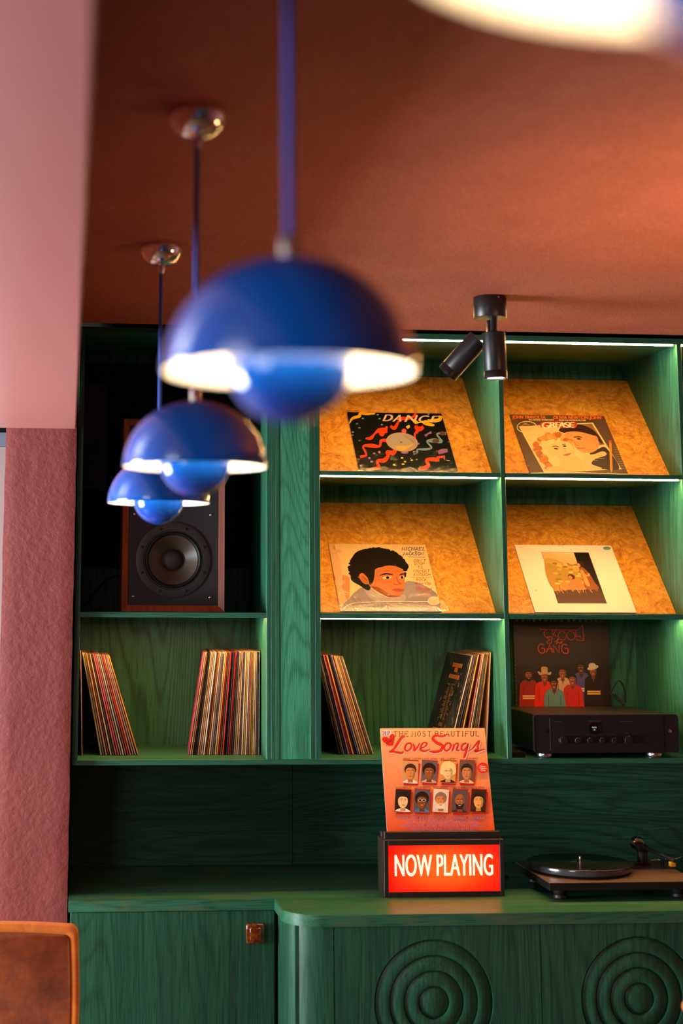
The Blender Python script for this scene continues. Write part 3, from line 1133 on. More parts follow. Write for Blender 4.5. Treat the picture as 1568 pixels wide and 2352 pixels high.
# title
for t_, dx in (((200, 60, 30), 0),):
    for k in range(6):
        a.ell(500 + 70 * k, 237 - (8 if k in (1, 2) else 0), 48, 40, (196, 58, 28), 16)
for k, ch in enumerate('GREASE'):
    xx = (478, 575, 640, 680, 745, 808)[k]
    ww = (90, 66, 52, 74, 66, 52)[k]
    a.text(ch, xx, 268 if k else 282, xx + ww, 205, (250, 232, 200), bold=6)
a.line([(655, 180), (672, 192)], 10, (200, 70, 40))
a.line([(297 + 118 * math.cos(t), 266 + 68 * math.sin(t)) for t in [2 * PI * k / 30 for k in range(30)]], 9, (245, 215, 140), closed=True)
for k, (x0, x1) in enumerate(((262, 300), (240, 330), (225, 345), (232, 385), (240, 360))):
    a.line([(x0, 222 + k * 16), (x1, 222 + k * 16)], 5, (225, 190, 130))
# pencil printed along the right edge
a.poly([(1280, 420), (1306, 420), (1325, 760), (1310, 800), (1296, 760)], (240, 150, 30))
a.poly([(1280, 420), (1306, 420), (1308, 448), (1282, 448)], (225, 80, 45))
a.line([(1296, 450), (1312, 760)], 4, (190, 105, 15))
for k in range(14):
    x = 190 + rnd.uniform(0, 1000)
    y = 330 + rnd.uniform(0, 440)
    a.line([(x, y), (x + rnd.uniform(40, 120), y + rnd.uniform(-14, 14))], 3, (215, 180, 120))
for k in range(10):
    yy = 500 + 27 * k
    a.line([(1335 + 9 * k, yy), (1405 + 9 * k, yy + 6)], 3, (190, 150, 100))
a.line([(365, 812), (900, 800), (1510, 818)], 9, (235, 195, 130))
sheet_on('soundtrack_record', 'brown bordered soundtrack record sleeve with sepia couple, on the upper right slanted board', on_board(Z1, 1.469, .0005), UX, DV, .326, .307, a, M_CARD)

# --- single sleeve: cream ground, dark curls, grey roll-neck, handwriting
a = Art(((78, 98), (1275, 98), (1470, 958), (205, 955)))
a.poly([(70, 88), (1290, 88), (1490, 966), (195, 965)], (250, 214, 150))
a.poly([(78, 98), (150, 98), (230, 480), (330, 520), (330, 700), (300, 960), (205, 960)], (228, 148, 92))
for pl in ([(82, 98), (150, 98), (135, 160), (225, 175), (230, 210), (120, 220), (200, 250), (240, 540), (160, 550)],
           [(150, 560), (235, 555), (245, 610), (175, 660)], [(170, 650), (225, 640), (280, 780), (290, 860), (220, 900)]):
    a.blob(pl, (244, 190, 135), 5)
a.blob([(240, 960), (330, 780), (420, 690), (520, 660), (900, 800), (1010, 590), (1110, 570), (1250, 620), (1420, 740), (1475, 958), (900, 975)], (158, 146, 146))
a.blob([(500, 670), (560, 640), (760, 770), (1000, 740), (990, 830), (760, 850), (600, 800)], (176, 164, 162))
for k in range(7):
    a.line([(360 + 70 * k, 780 + 10 * k), (420 + 60 * k, 860), (470 + 55 * k, 940)], 7, (134, 122, 124), 4)
rnd = random.Random(5)
a.blob([(345, 470), (345, 330), (420, 200), (600, 150), (800, 175), (960, 260), (1060, 360), (1040, 420), (940, 400), (800, 380), (640, 430), (600, 600), (560, 690), (440, 620), (350, 560)], (30, 18, 14))
for k in range(70):
    t = rnd.uniform(.2, 4.3)
    a.ell(680 - 340 * math.cos(t - .6), 410 - 250 * math.sin(t - .6), rnd.uniform(18, 38), rnd.uniform(14, 28), rnd.choice([(30, 18, 14), (40, 24, 17), (26, 16, 13)]), 10)
a.blob([(560, 610), (590, 480), (660, 420), (800, 372), (920, 385), (1000, 440), (1010, 560), (1010, 640), (985, 720), (930, 770), (800, 770), (660, 700)], (205, 122, 66))
a.blob([(700, 660), (830, 740), (950, 760), (920, 772), (800, 772), (660, 700), (600, 640)], (160, 84, 44))
a.blob([(445, 500), (490, 470), (550, 530), (575, 600), (520, 610), (470, 570)], (196, 112, 60))
a.line([(480, 510), (530, 550), (545, 590)], 10, (150, 80, 42), 3)
a.blob([(580, 620), (560, 540), (600, 440), (640, 430), (625, 560)], (30, 18, 14))
a.line([(700, 499), (780, 476), (865, 488)], [8, 18, 10], (40, 20, 14), 4)
a.line([(945, 491), (985, 478), (1012, 480)], [8, 16, 10], (40, 20, 14), 4)
a.blob([(735, 530), (790, 508), (850, 520), (800, 545)], (240, 220, 200))
a.ell(800, 526, 22, 17, (40, 22, 15))
a.blob([(945, 520), (985, 505), (1010, 518), (970, 540)], (240, 220, 200))
a.ell(978, 522, 17, 16, (40, 22, 15))
a.line([(910, 510), (930, 580), (965, 605), (900, 615), (870, 600)], 11, (165, 90, 48), 4)
a.blob([(850, 680), (930, 665), (985, 672), (1000, 690), (950, 706), (880, 700)], (178, 84, 62))
BL_, BR_, RD_ = (58, 52, 130), (186, 112, 62), (226, 92, 56)
a.hand('MICHAEL', 985, 178, 1275, 136, 7, BL_, .10, 3, slant=8)
a.hand('JACKSON', 990, 238, 1245, 196, 7, BL_, .10, 4, slant=8)
a.line([(1055, 258), (1270, 264)], 4, BL_)
for t_, x0, x1, yb, c_, sd in (("DON'T", 1130, 1275, 320, BR_, 5), ('STOP', 1135, 1260, 362, BR_, 6), ("'TIL", 1160, 1250, 406, BR_, 7), ('YOU GET', 1115, 1322, 456, BR_, 8),
                               ('ENOUGH', 1125, 1332, 500, BR_, 9), ('ROCK', 1155, 1285, 568, BR_, 10), ('WITH YOU', 1145, 1335, 618, RD_, 11),
                               ("SHE'S OUT", 1150, 1350, 692, RD_, 12), ('OF', 1230, 1290, 726, RD_, 13), ('MY LIFE', 1185, 1345, 768, RD_, 14)):
    a.hand(t_, x0, yb, x1, yb - 32, 5.5, c_, .09, sd, slant=5)
a.line([(1090, 524), (1355, 520)], 4, BR_)
a.line([(1140, 652), (1290, 640)], 5, RD_)
a.ell(1372, 824, 80, 58, (232, 196, 150), 30)
a.line([(235, 925), (330, 870), (440, 852), (800, 836), (1250, 832), (1300, 845)], [4, 10, 8, 8, 9, 4], (250, 232, 200), 4)
for k in range(13):
    xx = 300 + k * 85
    a.line([(xx, 930 + rnd.uniform(-14, 10)), (xx + 35, 915 + rnd.uniform(-10, 10)), (xx + 70, 935 + rnd.uniform(-10, 8))], [2, 7, 2], (248, 226, 190), 3)
sheet_on('single_record', 'cream record sleeve with dark curly hair portrait and handwriting, on the lower left slanted board', on_board(Z3, .848, .0005), UX, DV, .3235, .306, a, M_CARDWHITE, (.004, .0, .022, .003), mat=M_PRINTG)

# --- white sleeve with a small golden photograph
a = Art()
a.rect(-.1, -.1, 1.1, 1.1, (250, 240, 222))
px, py, qx, qy = .255, .13, .735, .885
a.rect(px - .004, py - .004, qx + .004, qy + .004, (120, 90, 60))
a.poly([(px, py), (qx, py), (qx, qy), (px, qy)], None, [(70, 36, 12), (60, 30, 10), (240, 216, 160), (225, 190, 120)])
a.blob([(px, .75), (.36, .78), (.47, .70), (.58, .66), (.62, .55), (.62, .44), (px, .40)], (196, 158, 70))
a.blob([(px, .70), (.38, .66), (.52, .60), (.60, .55), (.60, .40), (px, .34)], (178, 140, 52))
a.rect(px, .30, .64, .46, (188, 142, 50))
for k in range(30):
    rx_, ry_ = random.Random(k).uniform(px + .02, .6), random.Random(k + 99).uniform(.4, .72)
    a.ell(rx_, ry_, .028, .016, random.Random(k + 7).choice([(206, 170, 84), (160, 126, 46), (220, 186, 104), (150, 118, 44)]), 10)
a.rect(.585, .30, qx, qy, (26, 12, 6))
a.poly([(px, py), (qx, py), (qx, .33), (.6, .36), (.45, .33), (px, .30)], (78, 40, 14))
for k in range(40):
    r_ = random.Random(k + 300)
    xx, yy = r_.uniform(px, qx - .03), r_.uniform(.29, .37)
    a.line([(xx, yy - .03), (xx + r_.uniform(-.02, .02), yy + .02)], .006, r_.choice([(190, 120, 40), (150, 90, 28), (220, 160, 70)]))
a.blob([(.40, .34), (.43, .42), (.47, .49), (.52, .47), (.57, .38), (.58, .33), (.48, .32)], (196, 128, 62))
a.ell(.475, .515, .036, .040, (90, 44, 20))
a.ell(.462, .505, .020, .026, (206, 130, 74))
a.blob([(.58, .34), (.585, .48), (.58, .62), (.62, .66), (.67, .56), (.69, .44), (.71, .34)], (150, 84, 36))
a.blob([(.59, .40), (.59, .52), (.585, .60), (.61, .62), (.63, .50), (.63, .38)], (214, 150, 84))
a.ell(.615, .71, .034, .052, (58, 26, 12))
a.ell(.592, .69, .014, .030, (220, 150, 92))
a.line([(.60, .56), (.65, .53), (.66, .57)], .022, (220, 155, 95), 3)
a.ell(.945, .955, .042, .026, (120, 176, 150), 20, rot=.15)
for k in range(3):
    a.line([(.915 + .02 * k, .95 + .003 * k), (.927 + .02 * k, .965 + .003 * k)], .004, (70, 120, 100))
a.line([(.44, .985), (.50, .987)], .006, (190, 170, 150))
a.ell(.07, .31, .008, .006, (190, 160, 120), 10)
sheet_on('white_record', 'white record sleeve with small golden photograph, on the lower right slanted board', on_board(Z3, 1.473, .0005), UX, (DV + Vector((.004, 0, 0))), .331, .309, a, M_CARDWHITE)

# --- dark band sleeve behind the amplifier
a = Art(((92, 22), (1446, 22), (1450, 1400), (92, 1400)))
a.poly([(80, 10), (1460, 10), (1460, 1420), (80, 1420)], None, [(52, 30, 26), (50, 32, 32), (22, 8, 6), (30, 8, 5)])
a.poly([(80, 700), (1460, 690), (1460, 1420), (80, 1420)], (24, 9, 6))
for k in range(9):
    a.ell(140 + 150 * k, 695, 90, 20 + 9 * (k % 3), (30, 12, 10), 14)
a.hand('SOMETHING SPECIAL', 130, 62, 1380, 32, 6, (165, 150, 142), 0, 1, gap=1.1)
NE = (225, 40, 30)
a.line([(472, 155), (480, 190), (470, 185), (480, 172), (1010, 182), (1060, 140), (1085, 102), (1090, 330), (1040, 270), (990, 265)], 10, NE)
a.line([(1090, 330), (985, 322), (985, 205)], 10, NE)
a.line([(560, 182), (525, 220), (545, 280), (600, 275)], 10, NE, 4)
a.line([(648, 182), (648, 272), (700, 180)], 10, NE)
a.line([(655, 235), (715, 275)], 10, NE)
for cx in (785, 912):
    a.line([(cx + 58 * math.cos(t), 260 + 60 * math.sin(t)) for t in [2 * PI * k / 24 for k in range(24)]], 10, NE, closed=True)
a.line([(640, 290), (600, 275), (570, 290), (600, 320), (560, 345), (590, 375), (630, 355), (632, 310), (655, 300)], 9, (235, 60, 35), 4)
a.line([(668, 350), (700, 335), (730, 300), (695, 380), (730, 345), (738, 372), (760, 360), (772, 345), (760, 372), (790, 340)], 8, (235, 80, 40), 3)
NG = (240, 52, 35)
a.line([(520, 388), (460, 385), (432, 440), (460, 500), (520, 500), (520, 440), (480, 440)], 12, NG, 3)
a.line([(548, 500), (600, 392), (635, 500)], 12, NG)
a.line([(560, 450), (640, 440), (640, 470)], 9, NG)
a.line([(655, 500), (655, 392), (735, 510), (735, 392)], 12, NG)
a.line([(850, 392), (790, 385), (768, 440), (790, 500), (858, 505), (855, 440), (815, 440)], 12, NG, 3)
# a row of plain drawn people in coloured shirts


def figure(cx, top, hw, col, skin, hat=None, hair=(24, 12, 8), belt=None, beard=None):
    dk = tuple(int(c * .62) for c in col)
    a.blob([(cx - hw, 1420), (cx - hw * 1.02, top + 260), (cx - hw * .8, top + 165), (cx - hw * .25, top + 130), (cx + hw * .25, top + 130), (cx + hw * .8, top + 165), (cx + hw * 1.02, top + 260), (cx + hw, 1420)], col)
    a.line([(cx - hw * .6, top + 230), (cx - hw * .62, top + 420)], 8, dk)
    a.line([(cx + hw * .6, top + 230), (cx + hw * .62, top + 420)], 8, dk)
    a.poly([(cx - hw * .22, top + 128), (cx + hw * .22, top + 128), (cx, top + 230)], tuple(int(c * .8) for c in skin))
    head(a, cx, top + 72, 54, -76, skin, hair, 'short', beard=beard)
    if belt:
        a.rect(cx - hw * .75, top + 350, cx + hw * .75, top + 372, belt)
        a.rect(cx - hw * .75, top + 382, cx + hw * .75, top + 402, belt)
    if hat == 'wide':
        a.blob([(cx - 95, top - 10), (cx - 70, top + 45), (cx, top + 30), (cx + 80, top + 45), (cx + 98, top), (cx + 50, top + 8), (cx + 45, top - 60), (cx, top - 72), (cx - 42, top - 60), (cx - 48, top + 8)], (196, 158, 118))
    if hat == 'round':
        a.ell(cx, top + 25, 82, 30, (225, 200, 165), rot=-.25)
        a.ell(cx - 8, top - 2, 52, 38, (232, 208, 175))


SK = (150, 78, 44)
figure(1035, 645, 118, (86, 74, 140), (96, 46, 28), belt=(238, 205, 150))
figure(1205, 685, 125, (34, 14, 9), SK, 'round', belt=(238, 180, 70))
figure(768, 715, 110, (205, 165, 130), SK)
figure(285, 748, 128, (150, 26, 16), SK, belt=(230, 180, 130), beard=(26, 12, 8))
figure(510, 770, 140, (220, 34, 16), SK, 'wide')
figure(905, 815, 135, (196, 36, 22), SK)
figure(640, 872, 140, (96, 138, 142), (120, 60, 34))
for k in range(22):
    yy = 60 + 55 * k
    a.line([(94, yy), (99, yy + 18)], 7, (150, 90, 70))
    a.line([(1444, yy + 9), (1440, yy + 22)], 6, (120, 75, 60))
kv = Vector((0, .035, 1)).normalized()
ko_ = sheet_on('band_record', 'dark record sleeve with red neon lettering and people, standing behind the black amplifier', (1.5005, 5.228, 1.3965), UX, kv, .329, .325, a, M_CARDDARK)

# --- orange compilation sleeve on the lit sign
a = Art(((66, 100), (1340, 100), (1495, 1420), (162, 1432)))
a.poly([(55, 95), (1352, 95), (1520, 1480), (150, 1490)], None, [(252, 182, 120), (252, 182, 118), (240, 84, 36), (236, 78, 34)])
a.rect(86, 125, 200, 190, (248, 214, 190))
a.text('2LP', 92, 185, 188, 133, (150, 84, 150), bold=3)
a.hand('THE MOST BEAUTIFUL', 240, 196, 1275, 138, 6.5, (92, 56, 40), 0, 1, serif=13, gap=.62)
RED = (228, 52, 26)
PK = (252, 200, 170)
for off, col, ex in (((7, 9), PK, 9), ((0, 0), RED, 0)):
    def st(pts, wd):
        a.line([(x + off[0], y + off[1]) for x, y in pts], [v + ex for v in wd], col, 6)
    st([(372, 205), (335, 205), (290, 270), (235, 350), (180, 385), (230, 382), (330, 398), (352, 372)], [18, 34, 36, 30, 16, 26, 30, 10])              # L
    st([(425, 275), (385, 300), (372, 350), (400, 372), (440, 345), (452, 300), (425, 275)], [22, 26, 24, 22, 24, 24, 20])                                # o
    st([(470, 285), (485, 320), (488, 370), (530, 320), (552, 278)], [14, 28, 24, 22, 14])                                                              # v
    st([(555, 340), (610, 325), (640, 290), (605, 272), (570, 310), (565, 360), (610, 378), (680, 350)], [12, 18, 22, 20, 26, 26, 24, 12])                # e
    st([(868, 182), (820, 200), (745, 190), (712, 225), (760, 275), (830, 315), (800, 372), (720, 385), (665, 375)], [30, 24, 28, 38, 40, 40, 36, 32, 12])  # S
    st([(905, 275), (865, 300), (852, 350), (880, 372), (920, 345), (932, 300), (905, 275)], [22, 26, 24, 22, 24, 24, 20])                                # o
    st([(960, 290), (965, 330), (945, 378)], [14, 28, 20])
    st([(955, 330), (1000, 282), (1020, 300), (1005, 360), (1040, 370)], [14, 18, 26, 26, 14])                                                          # n
    st([(1120, 280), (1075, 300), (1062, 350), (1090, 368), (1125, 330), (1140, 285), (1125, 360), (1100, 440), (1085, 462)], [20, 26, 24, 20, 20, 22, 28, 30, 12])  # g
    st([(1145, 380), (1200, 340), (1262, 262), (1280, 262), (1258, 320), (1265, 345), (1230, 382), (1345, 352)], [10, 18, 24, 18, 28, 26, 30, 12])         # s
a.blob([(168, 305), (98, 250), (100, 210), (150, 205), (178, 225), (190, 180), (232, 172), (242, 215), (225, 300), (195, 308)], (222, 40, 22))
a.line([(110, 265), (140, 240), (165, 262), (245, 205)], 5, (120, 26, 18), 3)
a.line([(148, 318), (150, 275), (165, 300), (175, 260), (215, 250)], 5, (90, 26, 20), 3)


def mini(x0, y0, x1, y1, dx, bg, fn, name, nx):
    """A tilted little portrait with a red drop edge."""
    a.poly([(x0 + 16 + dx, y0 + 28), (x1 + 18, y0 + 40), (x1 + 4 - dx, y1 + 20), (x0 + 20, y1 + 18)], (182, 22, 14))
    a.poly([(x0 + dx, y0 - 8), (x1, y0 + 2), (x1, y0 + 14), (x0 + dx, y0 + 4)], (190, 26, 16))
    a.poly([(x0 + dx, y0), (x1, y0 + 12), (x1 - dx, y1), (x0, y1 - 12)], bg)
    fn((x0 + x1) / 2, (y0 + y1) / 2, (x1 - x0) / 2, (y1 - y0) / 2)
    a.hand(name, nx, y0 - 8, nx + 14.5 * len(name), y0 - 28, 3.2, (110, 42, 24), 0, 2, serif=4)


def port(skin, hair, style, shirt, **kw):
    def f(cx, cy, w_, h_):
        a.blob([(cx - w_ * .86, cy + h_ * .88), (cx - w_ * .6, cy + h_ * .70), (cx, cy + h_ * .6), (cx + w_ * .6, cy + h_ * .74), (cx + w_ * .84, cy + h_ * .95)], shirt)
        head(a, cx, cy + h_ * .02, w_ * .64, -h_ * .60, skin, hair, style, **kw)
    return f


TAN, BRN, PALE = (214, 140, 66), (150, 84, 40), (248, 204, 140)
mini(338, 486, 540, 772, 10, (208, 150, 96), port((216, 136, 58), (60, 32, 18), 'short', (235, 225, 210), smile=False), 'MICHAEL JACKSON', 350)
mini(568, 490, 770, 768, 12, (100, 92, 100), port(BRN, (26, 16, 12), 'afro', (206, 170, 130), smile=False, beard=None), 'LIONEL RICHIE', 580)
mini(800, 490, 1000, 768, 10, (216, 150, 70), port(PALE, (250, 214, 140), 'curly', (40, 30, 26)), 'DOLLY PARTON', 812)
mini(1030, 486, 1226, 775, 12, (110, 80, 64), port((206, 132, 78), (40, 26, 20), 'short', (240, 190, 130), smile=False), 'DIANA ROSS', 1120)
mini(245, 838, 450, 1124, 14, (38, 22, 16), port(PALE, (22, 14, 12), 'afro', (250, 228, 200), smile=False, turn=.3), 'ELVIS PRESLEY', 262)
mini(478, 838, 686, 1128, 14, (92, 84, 88), port((140, 70, 30), (26, 16, 12), 'afro', (74, 126, 178), glasses=True), 'STEVIE WONDER', 494)
mini(712, 832, 914, 1126, 14, (236, 214, 190), port((224, 140, 74), (150, 110, 84), 'short', (225, 205, 180), beard=(244, 222, 190), smile=False), 'KENNY ROGERS', 724)
mini(945, 838, 1148, 1134, 14, (92, 74, 74), port((176, 100, 44), (26, 16, 12), 'bald', (60, 40, 34), beard=(32, 18, 12)), 'MARVIN GAYE', 958)
mini(1176, 838, 1376, 1126, 14, (60, 34, 24), port((244, 176, 88), (34, 20, 14), 'short', (40, 26, 20), smile=False), 'DAVID BOWIE', 1186)
a.ell(1320, 582, 66, 66, (224, 48, 30), 30)
for k, (dx, ll) in enumerate(((-22, 60), (2, 80), (26, 60))):
    a.line([(1320 - ll * .6 + 6 * k, 558 + 24 * k), (1320 + ll * .6, 572 + 22 * k)], 10, (252, 206, 176))
LV = (176, 120, 150)
for t_, x0, x1, yb in (('DARYL HALL & JOHN OATES, AL STEWART, LOU REED,', 290, 1365, 1208), ('FOUR TOPS, DeBARGE, JERMAINE JACKSON,', 388, 1280, 1254),
                       ('FRANK DUVAL, BOBBY WOMACK & PATTI LABELLE,', 328, 1345, 1300), ('FREDDIE AGUILAR, POINTER SISTERS.', 448, 1232, 1346)):
    a.text(t_, x0, yb, x1, yb - 30, LV, bold=2.0)
LVV = Vector((0, .090, .2900)).normalized()
lo = sheet_on('compilation_record', 'orange love songs record sleeve propped in the top of the red lit sign', (.9560, 4.7245, 1.0862), UX, LVV, .3266, .323, a, M_CARD)

# ------------------------------------------------------------------ lit sign
M_SIGN = plain('dark_brown_wood', (.020, .013, .009), .45, grain=(200, .2, .001))
sg = thing('lightbox_sign', 'dark wooden lightbox sign with glowing red panel on the green worktop', 'sign', (1.116, 4.73, ZW))
SX0, SX1, SZ0, SZ1, SYF, SYB = .9360, 1.2950, ZW + .0002, 1.0856, 4.678, 4.773
for nm, c in (('case_side', (SX0, SX0 + .0125, SYF, SYB, SZ0, SZ1)), ('case_side', (SX1 - .0125, SX1, SYF, SYB, SZ0, SZ1)),
              ('case_top', (SX0 + .0125, SX1 - .0125, SYF, SYB, SZ1 - .0150, SZ1)), ('case_bottom', (SX0 + .0125, SX1 - .0125, SYF, SYB, SZ0, SZ0 + .0130)),
              ('case_back', (SX0 + .0125, SX1 - .0125, SYB - .006, SYB, SZ0 + .013, SZ1 - .015))):
    bbox(nm, M_SIGN, sg, *c, .0006, 1)
bbox('ledge_lip', M_SIGN, sg, SX0 + .006, SX1 - .004, 4.702, 4.720, SZ1, SZ1 + .020, .0008, 1)
bbox('ledge_back', M_SIGN, sg, SX0 + .006, SX1 - .004, 4.742, 4.770, SZ1, SZ1 + .016, .0008, 1)
q = N('sign_glow')
v = q.coords((1, 1, 1), (-(SX0 + SX1) / 2, 0, -(SZ0 + SZ1) / 2))
mp = q.n('ShaderNodeMapping')
mp.inputs['Scale'].default_value = (5.2, 0, 11.5)
q.l(v, mp.inputs[0])
ln = q.n('ShaderNodeVectorMath', operation='LENGTH')
q.l(mp.outputs[0], ln.inputs[0])
g = q.ramp(ln.outputs['Value'], [(0.0, (1.0, .135, .010)), (.45, (1.0, .085, .004)), (.8, (.95, .020, .001)), (1.0, (.80, .004, .001))])
q.l(g, q.b.inputs['Emission Color'])
q.b.inputs['Emission Strength'].default_value = 1.15
q.b.inputs['Base Color'].default_value = (.3, .02, .01, 1)
q.b.inputs['Roughness'].default_value = .3
bbox('lit_panel', q.m, sg, SX0 + .0126, SX1 - .0126, SYF + .006, SYF + .009, SZ0 + .0131, SZ1 - .0151)['label'] = 'glowing red panel'
a = Art(((881, 1929), (1155, 1928), (1158.4, 2059), (884, 2063.6)))
M_SIGNTXT = emit('sign_letters', (1.0, .86, .62), 1.25)
me_vs, me_fs = [], []
vs, tr = glyphs('NOW PLAYING')
for b_ in (-.0012, 0.0, .0012):
    k0 = len(me_vs)
    for u, vv in vs:
        me_vs.append((.9690 + .2928 * u + b_, SYF + .0055 - .0001 * (1 + round(b_ * 1000)), .9832 + .0606 * vv))
    me_fs += [tuple(k0 + i for i in t) for t in tr]
me = bpy.data.meshes.new('lettering')
me.from_pydata(me_vs, [], me_fs)
me.materials.append(M_SIGNTXT)
lt = bpy.data.objects.new('lettering', me)
COL.objects.link(lt)
lt.parent = sg
lt.matrix_parent_inverse = world_of(sg).inverted()

# ------------------------------------------------------------------ records on edge
M_SLEEVE = sleeve_mat('sleeve_edges')
_slv = {}


def sleeve_mesh(t):
    t = round(t, 4)
    if t not in _slv:
        bm = bmesh.new()
        box(bm, -t / 2, t / 2, 0, .3145, 0, .3145, min(.0008, t * .22), 1)
        me = bpy.data.meshes.new('record_sleeve')
        bm.to_mesh(me)
        bm.free()
        me.materials.append(M_SLEEVE)
        _slv[t] = me
    return _slv[t]


ORD = ('first second third fourth fifth sixth seventh eighth ninth tenth eleventh twelfth thirteenth fourteenth fifteenth sixteenth seventeenth eighteenth nineteenth '
       'twentieth twenty-first twenty-second twenty-third twenty-fourth twenty-fifth twenty-sixth twenty-seventh twenty-eighth twenty-ninth thirtieth thirty-first thirty-second '
       'thirty-third thirty-fourth thirty-fifth thirty-sixth thirty-seventh thirty-eighth thirty-ninth fortieth').split()
PAL = {'cream': (224, 190, 150), 'tan': (190, 140, 95), 'brown': (110, 66, 48), 'dark': (40, 26, 24), 'black': (20, 17, 18), 'orange': (232, 150, 60), 'pink': (226, 96, 140),
       'salmon': (222, 108, 84), 'red': (190, 34, 26), 'white': (235, 220, 205), 'grey': (128, 116, 116), 'slate': (84, 84, 104), 'blue': (44, 60, 130), 'mauve': (156, 120, 140),
       'navy': (26, 34, 62), 'yellow': (228, 176, 40), 'green': (90, 130, 110), 'beige': (206, 172, 132)}


def row(cols, b0, b1, t0, t1, where, grp, thick=.86, yy=4.935, zs=Z5, seed=1, yaw=0.0):
    """Sleeves standing on edge from b0 to b1 at their feet and t0 to t1 at their tops."""
    rnd = random.Random(seed)
    n = len(cols)
    out = []
    for i, c in enumerate(cols):
        f = i / (n - 1) if n > 1 else 0
        xb = b0 + (b1 - b0) * f
        xt = t0 + (t1 - t0) * f
        an = math.asin(max(-.9, min(.9, (xt - xb) / .3145)))
        sp = min(abs(b1 - b0), abs(t1 - t0)) / max(n - 1, 1) * math.cos(an) if n > 1 else .004
        th = max(.0016, min(.0062, sp * thick * rnd.uniform(.82, 1.0)))
        o = bpy.data.objects.new('vinyl_record', sleeve_mesh(th))
        COL.objects.link(o)
        o.location = (xb, yy + rnd.uniform(-.006, .006), zs + .0004 + abs(math.sin(an)) * th / 2)
        o.rotation_euler = (0, an, -R(yaw) * (1 - f))
        rc = srgb(PAL[c])
        jit = rnd.uniform(.8, 1.1)
        o.color = (rc[0] * jit, rc[1] * jit, rc[2] * jit, 1)
        tag(o, '%s record spine, %s from the left %s' % (c, ORD[i], where), 'record', grp)
        out.append(o)
    return out


o = row(['tan'], .0495, .0495, .0395, .0395, 'x', 'records in the lower left bay', seed=9)[0]
o['label'] = 'single tan record standing upright against the far left side panel'
del o['group']
row(['cream', 'beige', 'tan', 'brown', 'beige', 'slate', 'salmon', 'pink', 'cream', 'white', 'grey', 'red', 'tan', 'mauve', 'beige', 'orange'], .1085, .2215, .0465, .1275,
    'in the leaning stack beside the left side panel', 'records leaning left in the lower left bay', seed=2)
row(['pink', 'cream', 'orange', 'dark', 'black', 'cream', 'tan', 'cream', 'white', 'brown', 'orange', 'cream', 'grey', 'white', 'cream', 'orange', 'red', 'green', 'red', 'black', 'black', 'red',
     'salmon', 'dark', 'cream', 'beige', 'tan', 'slate', 'cream', 'yellow', 'white', 'salmon', 'tan', 'yellow', 'cream', 'tan', 'dark', 'white'], .3775, .5965, .4235, .5985,
    'in the upright row beside the broad pillar', 'records upright in the lower left bay', thick=.80, seed=3, yaw=4.2)
row(['black', 'dark', 'grey', 'navy', 'mauve', 'red', 'orange', 'dark', 'blue', 'cream', 'tan', 'beige', 'grey', 'orange', 'slate', 'cream'], .850, .957, .778, .861,
    'in the stack right of the broad pillar', 'records leaning left in the middle bay', seed=4)
rr = row(['black', 'cream', 'dark', 'cream', 'dark', 'yellow', 'red', 'dark', 'salmon', 'white', 'yellow', 'grey', 'tan', 'beige'], 1.190, 1.282, 1.276, 1.331,
         'in the leaning stack behind the orange sleeve', 'records leaning right in the middle bay', seed=5)
rr[0]['label'] = 'black record sleeve showing gold lettering, front of the stack behind the orange sleeve'
o = row(['tan'], 1.318, 1.318, 1.3385, 1.3385, 'x', 'x', seed=12)[0]
o['label'] = 'thin worn record standing alone between the leaning stack and the divider'
del o['group']
# print on the face of the black sleeve that shows
a = Art()
GO = (206, 120, 40)
a.hand('B', .0, -.5, .01, -.45, .001, (20, 17, 18))
for (y0, x0, x1) in ((.88, .38, .78), (.83, .50, .64), (.76, .34, .78)):
    for k in range(7):
        xx = x0 + (x1 - x0) * k / 7
        a.rect(xx, y0 - .022, xx + (x1 - x0) / 9, y0 + .022, GO)
rnd = random.Random(6)
for k in range(26):
    y = .68 - k * .0145
    a.line([(.46 - rnd.uniform(0, .14), y), (.49, y)], .006, (170, 120, 66))
    a.line([(.53, y), (.56 + rnd.uniform(0, .12), y)], .006, (170, 120, 66))
for k in range(3):
    a.line([(.42, .27 - .015 * k), (.58, .27 - .015 * k)], .007, (190, 140, 80))
a.rect(.22, .02, .78, .21, (214, 130, 50))
a.rect(.235, .02, .765, .20, (24, 20, 18))
a.ell(.45, .15, .06, .04, (226, 170, 110))
a.ell(.46, .07, .07, .05, (150, 110, 74))
a.poly([(.765, .20), (.66, .05), (.765, .02)], (226, 180, 120))
bo = rr[0]
th0 = bo.data.vertices[0].co.x
am = bpy.data.meshes.new('cover_art')
am.from_pydata([(-abs(th0) - .0003 - .000008 * k, .3145 * (1 - u), .3145 * v) for u, v, k in a.v], [], a.f)
at = am.color_attributes.new('Col', 'FLOAT_COLOR', 'POINT')
for i, c in enumerate(a.c):
    at.data[i].color = c
am.materials.append(M_PRINT)
ao = bpy.data.objects.new('cover_art', am)
COL.objects.link(ao)
ao.parent = bo
# clear plastic outer sleeves that stick out of the rows


def flap(parent, dz, dy=.0):
    bm = bmesh.new()
    rnd = random.Random(int(parent.location.x * 1e4))
    n = 8
    A = [bm.verts.new((rnd.uniform(-.0006, .0006), .0 - dy + .31 * i / n, .313)) for i in range(n + 1)]
    B = [bm.verts.new((rnd.uniform(-.0012, .0012), -.002 - dy + .31 * i / n, .3155 + dz * (1 - .5 * abs(i / n - .3)))) for i in range(n + 1)]
    for i in range(n):
        bm.faces.new((A[i], A[i + 1], B[i + 1], B[i]))
    me = bpy.data.meshes.new('plastic_sleeve')
    bm.to_mesh(me)
    bm.free()
    me.materials.append(M_FILM)
    f = bpy.data.objects.new('plastic_sleeve', me)
    COL.objects.link(f)
    f.parent = parent


